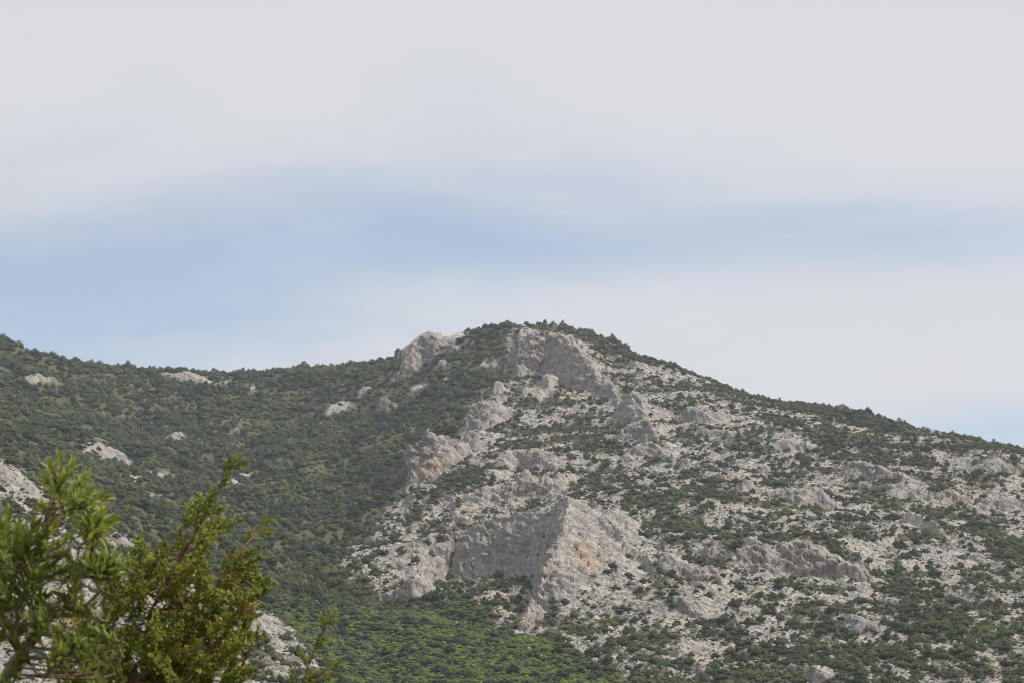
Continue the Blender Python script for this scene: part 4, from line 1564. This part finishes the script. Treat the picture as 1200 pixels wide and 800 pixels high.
for (u, v, ang, sz) in TIPS:
    ax = screen_dir(ang, rl.uniform(-.45, .35))
    tip = P3(u, v, DL + rl.uniform(-.07, .09))
    ln = .050 * sz
    b0 = tip - ax * ln
    j0 = nearest_on(lpaths, b0)
    twig = spline([j0, j0.lerp(b0, .5) + Vector((0, 0, -.006)), b0, tip], .014)
    tub[5 if v < 640 else 4].add(twig, .0016, .0008, 5)
    n = rl.randint(24, 32)
    side = ax.orthogonal().normalized()
    for i in range(n):
        t = (i / (n - 1)) ** .8
        pos = b0.lerp(tip, .12 + .88 * t)
        an = i * 2.399 + rl.uniform(-.3, .3)
        out = (Matrix.Rotation(an, 3, ax) @ side)
        op = R(72 - 48 * t + rl.uniform(-12, 12))
        d = (ax * math.cos(op) + out * math.sin(op) + Vector((0, 0, .12))).normalized()
        lensz = 0.0225 * sz * rl.uniform(.75, 1.15) * (.85 + .25 * math.sin(t * 3.1))
        nrm = (ax * math.sin(op) - out * math.cos(op)).normalized()
        xx = d.cross(nrm).normalized()
        nrm = xx.cross(d)
        m3 = Matrix((xx, d, nrm)).transposed()
        mat = Matrix.Translation(pos) @ m3.to_4x4() @ Matrix.Scale(lensz, 4)
        pu, pv = project(pos.x, pos.y, pos.z)
        vis_s = lensz / pos.y * (1 if (0 < pu < 330 and 0 < pv < 800) else .01) * (1.3 if pv < 640 else 1)
        leaves.append((vis_s, rl.randrange(4), mat))
for tb in tub:
    tb.build('branch', MAT_WOOD, leafy)
leaves.sort(key=lambda q: -q[0])
linv = leafy.matrix_world.inverted()
for (_, k, mat) in leaves[:300]:
    o = bpy.data.objects.new('leaf', LEAFM[k])
    col.objects.link(o)
    o.parent = leafy
    o.matrix_local = linv @ mat
vs, fs, ss = [], [], []
nv = 0
for (_, k, mat) in leaves[300:]:
    v, f, sh = LEAFG[k]
    A = np.array(linv @ mat)
    vs.append(v @ A[:3, :3].T + A[:3, 3]); fs.append(f + nv); ss.append(np.clip(sh + rl.uniform(-.15, .3), 0, 1)); nv += len(v)
o = mesh_np('foliage', np.concatenate(vs), np.concatenate(fs), MAT_LEAF, leafy, True, {'shade': np.concatenate(ss)})
o['kind'] = 'stuff'

# --- the juniper
DJ = 3.65
juniper = bpy.data.objects.new('juniper_bush', None)
col.objects.link(juniper)
juniper.location = (P3(120, 800, DJ).x, DJ + .1, GZ)
bpy.context.view_layer.update()
tag(juniper, 'yellowish green juniper bush with scaly sprays and a pointed top', 'bush')
jr = Vector((P3(120, 800, DJ).x, DJ + .1, GZ - .05))
jl = [
    ([jr, (jr.x + .02, DJ + .05, -.8), P3(130, 1000, DJ), P3(152, 805, DJ), P3(168, 770, DJ), P3(172, 740, DJ), P3(178, 715, DJ), P3(200, 672, DJ), P3(224, 632, DJ), P3(246, 592, DJ), P3(264, 556, DJ), P3(271, 547, DJ)], .020, .0012),
    ([P3(152, 805, DJ), P3(195, 770, DJ - .03), P3(225, 735, DJ - .04), P3(245, 700, DJ - .04), P3(270, 665, DJ - .03), P3(288, 638, DJ - .02), P3(310, 614, DJ)], .0060, .0012),
    ([P3(130, 1000, DJ), P3(215, 830, DJ + .05), P3(250, 770, DJ + .06), P3(275, 728, DJ + .05), P3(292, 705, DJ + .03), P3(302, 690, DJ + .02)], .0070, .0014),
    ([P3(215, 830, DJ + .05), P3(270, 800, DJ + .02), P3(290, 765, DJ), P3(300, 742, DJ)], .0045, .0012),
    ([P3(152, 805, DJ), P3(130, 765, DJ + .08), P3(128, 720, DJ + .10), P3(150, 685, DJ + .10), P3(170, 664, DJ + .08), P3(196, 645, DJ + .06)], .0055, .0014),
    ([P3(130, 1000, DJ), P3(90, 830, DJ - .08), P3(70, 780, DJ - .10), P3(84, 750, DJ - .10), P3(104, 735, DJ - .10)], .0060, .0014),
    ([P3(130, 1000, DJ), P3(300, 900, DJ + .02), P3(345, 825, DJ), P3(360, 785, DJ), P3(368, 762, DJ), P3(378, 738, DJ), P3(382, 732, DJ)], .0060, .0010),
    ([P3(345, 825, DJ), P3(366, 806, DJ - .01), P3(380, 790, DJ - .01), P3(390, 780, DJ)], .0024, .0010),
    ([P3(178, 715, DJ), P3(215, 712, DJ - .05), P3(245, 728, DJ - .07), P3(262, 740, DJ - .07)], .0030, .0012),
    ([P3(168, 770, DJ), P3(200, 790, DJ + .1), P3(240, 800, DJ + .1)], .0030, .0014),
]
jpaths = [spline(p) for p, _, _ in jl]
jt = []
for pa, (_, a, b) in zip(jpaths, jl):
    tb = Tubes(); tb.add(pa, a, b, 7, .08); jt.append(tb)


def spray_mesh(seed):
    """a spray 1 unit long of short scaly cords on alternate side twigs"""
    r = np.random.default_rng(seed)
    V_, F_, S_ = [], [], []
    nv = 0

    def cord(p, d, ln, rad, s0):
        nonlocal nv
        d = d / np.linalg.norm(d)
        a = np.cross(d, (0.3, .2, .9)); a /= np.linalg.norm(a); b = np.cross(d, a)
        ring = []
        for t, k in ((0, .75), (.55, 1.0)):
            for q in range(4):
                an = q * math.pi / 2
                ring.append(p + d * ln * t + (a * math.cos(an) + b * math.sin(an)) * rad * k)
        ring.append(p + d * ln)
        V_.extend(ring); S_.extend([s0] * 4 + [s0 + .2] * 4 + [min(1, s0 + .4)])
        for q in range(4):
            F_.append((nv + q, nv + (q + 1) % 4, nv + 4 + (q + 1) % 4, nv + 4 + q))
            F_.append((nv + 4 + q, nv + 4 + (q + 1) % 4, nv + 8))
        nv += 9
    bend = r.uniform(-.15, .25)
    axis = lambda t: np.array([bend * t * t, t, .05 * math.sin(3 * t + seed)])
    for i in range(22):
        t = .10 + .9 * i / 21
        p = axis(t)
        an = (i % 2) * math.pi + r.normal() * .7
        out = np.array([math.cos(an), 0, math.sin(an)])
        L = (.34 * max(0.0, 1 - t) ** .7 + .06) * r.uniform(.7, 1.25)
        dd = out * .8 + np.array([0, .75, 0])
        dd /= np.linalg.norm(dd)
        nc = max(3, int(L * 30))
        for k in range(nc):
            q = (k + .5) / nc
            pp = p + dd * L * q + np.array([0, .05, 0]) * q * q
            d2 = dd * r.uniform(.5, 1) + r.normal(size=3) * .55
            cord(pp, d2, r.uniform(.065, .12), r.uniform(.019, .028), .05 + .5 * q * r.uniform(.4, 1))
        cord(p, dd, L, .008, .0)
    for k in range(16):
        t = r.uniform(.05, 1)
        cord(axis(t), r.normal(size=3) * .5 + (0, .6, 0), r.uniform(.06, .1), .023, r.uniform(.1, .6))
    me = bpy.data.meshes.new('spray')
    me.from_pydata([tuple(q) for q in V_], [], F_)
    a = me.attributes.new('shade', 'FLOAT', 'POINT')
    a.data.foreach_set('value', np.array(S_, np.float32))
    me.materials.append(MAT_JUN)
    return me


SPR = [spray_mesh(i) for i in range(6)]
rj = random.Random(9)


def in_poly(x, y, poly):
    c = False
    for i in range(len(poly)):
        (x1, y1), (x2, y2) = poly[i], poly[i - 1]
        if (y1 > y) != (y2 > y) and x < (x2 - x1) * (y - y1) / (y2 - y1) + x1:
            c = not c
    return c


PJ = [(60, 830), (60, 770), (95, 735), (118, 705), (140, 690), (150, 672), (190, 662), (205, 645), (214, 622), (230, 606), (240, 600), (240, 628), (248, 650), (262, 652), (284, 636), (290, 660),
      (280, 690), (292, 705), (285, 735), (290, 760), (272, 790), (275, 830)]
GAPS = [(165, 718, 14, 9), (210, 705, 10, 6), (225, 735, 14, 8), (150, 745, 9, 6), (262, 715, 13, 7), (232, 772, 16, 9), (133, 790, 18, 8), (190, 640, 20, 10), (265, 765, 10, 9), (180, 795, 10, 8), (118, 742, 8, 8), (262, 645, 18, 16), (170, 652, 26, 10), (278, 690, 10, 10), (245, 745, 10, 7)]
sprays = []                       # (limb, base, direction, length)
for li, pa in enumerate(jpaths):  # along the limbs: alternate sprays that lean outwards
    n = len(pa)
    for i in range(n):
        u, v = project(pa[i].x, pa[i].y, pa[i].z)
        if v > 835 or i % 2:
            continue
        t = (pa[min(i + 1, n - 1)] - pa[max(i - 1, 0)]).normalized()
        if (pa[-1] - pa[i]).length > .34 and rj.random() < .55:
            continue
        s = t.cross(Vector((0, 1, 0))).normalized() * (1 if (i // 2) % 2 else -1)
        d = (t * rj.uniform(.8, 1.3) + s * rj.uniform(.3, .9) + Vector((.05, rj.uniform(-.4, .4), .1))).normalized()
        near_tip = min(1.0, .55 + (pa[-1] - pa[i]).length * 3.0)
        sprays.append((li, pa[i], d, rj.uniform(.036, .060) * near_tip))
    d = (pa[-1] - pa[-3]).normalized()
    sprays.append((li, pa[-2], d, .030))
tries = 0
while tries < 1500 and len(sprays) < 300:
    tries += 1
    u, v = rj.uniform(55, 305), rj.uniform(585, 830)
    if not in_poly(u, v, PJ) or any(((u - a) / c) ** 2 + ((v - b) / d) ** 2 < 1.6 for a, b, c, d in GAPS):
        continue
    b0 = P3(u, v, DJ + rj.uniform(-.14, .16))
    best = min(range(len(jpaths)), key=lambda q: min((x - b0).length for x in jpaths[q]))
    j0 = nearest_on([jpaths[best]], b0)
    jt[best].add(spline([j0, j0.lerp(b0, .6) + Vector((0, 0, -.005)), b0], .02), .0014, .0008, 5)
    sprays.append((best, b0, screen_dir(rj.gauss(58, 32), rj.uniform(-.5, .5)), rj.uniform(.038, .068)))
for k in range(50):               # lower part of the bush, below the picture's edge
    u, v = rj.uniform(20, 330), rj.uniform(845, 1150)
    b0 = P3(u, v, DJ + rj.uniform(-.2, .2))
    best = min(range(len(jpaths)), key=lambda q: min((x - b0).length for x in jpaths[q]))
    jt[best].add(spline([nearest_on([jpaths[best]], b0), b0], .03), .0016, .0009, 5)
    sprays.append((best, b0, screen_dir(rj.gauss(60, 40), rj.uniform(-.5, .5)), rj.uniform(.05, .08)))
jb = [tb.build('branch', MAT_TWIG, juniper) for tb in jt]
inv = juniper.matrix_world.inverted()
for (li, b0, d, ln) in sprays:
    x = d.orthogonal().normalized()
    x = (Matrix.Rotation(rj.uniform(0, 6.28), 3, d) @ x)
    m3 = Matrix((x, d, x.cross(d))).transposed()
    o = bpy.data.objects.new('spray', SPR[rj.randrange(6)])
    col.objects.link(o)
    o.parent = jb[li]
    o.matrix_local = inv @ Matrix.Translation(b0) @ m3.to_4x4() @ Matrix.Diagonal((ln * 1.0, ln, ln * 1.0, 1))
print('sprays', len(sprays), 'leaves', len(leaves))

# ------------------------------------------------------------------ the air
hb = bmesh.new()
bmesh.ops.create_cube(hb, size=1)
lo_z = float(min(Z.min(), gz.min())) - 1.5
hi_z = float(max(Z.max(), gz.max())) + 12
hme = bpy.data.meshes.new('haze')
for v_ in hb.verts:
    v_.co = Vector((v_.co.x * 5200, v_.co.y * 5200, lo_z if v_.co.z < 0 else hi_z))
hb.to_mesh(hme)
hb.free()
haze = bpy.data.objects.new('haze', hme)
col.objects.link(haze)
hm = bpy.data.materials.new('haze_air')
hm.use_nodes = True
hm.node_tree.nodes.clear()
ho = hm.node_tree.nodes.new('ShaderNodeOutputMaterial')
hv = hm.node_tree.nodes.new('ShaderNodeVolumePrincipled')
hv.inputs['Color'].default_value = (.78, .86, 1.0, 1)
hv.inputs['Density'].default_value = 8e-5
hv.inputs['Anisotropy'].default_value = .1
hm.node_tree.links.new(hv.outputs[0], ho.inputs['Volume'])
hme.materials.append(hm)
tag(haze, kind='stuff')
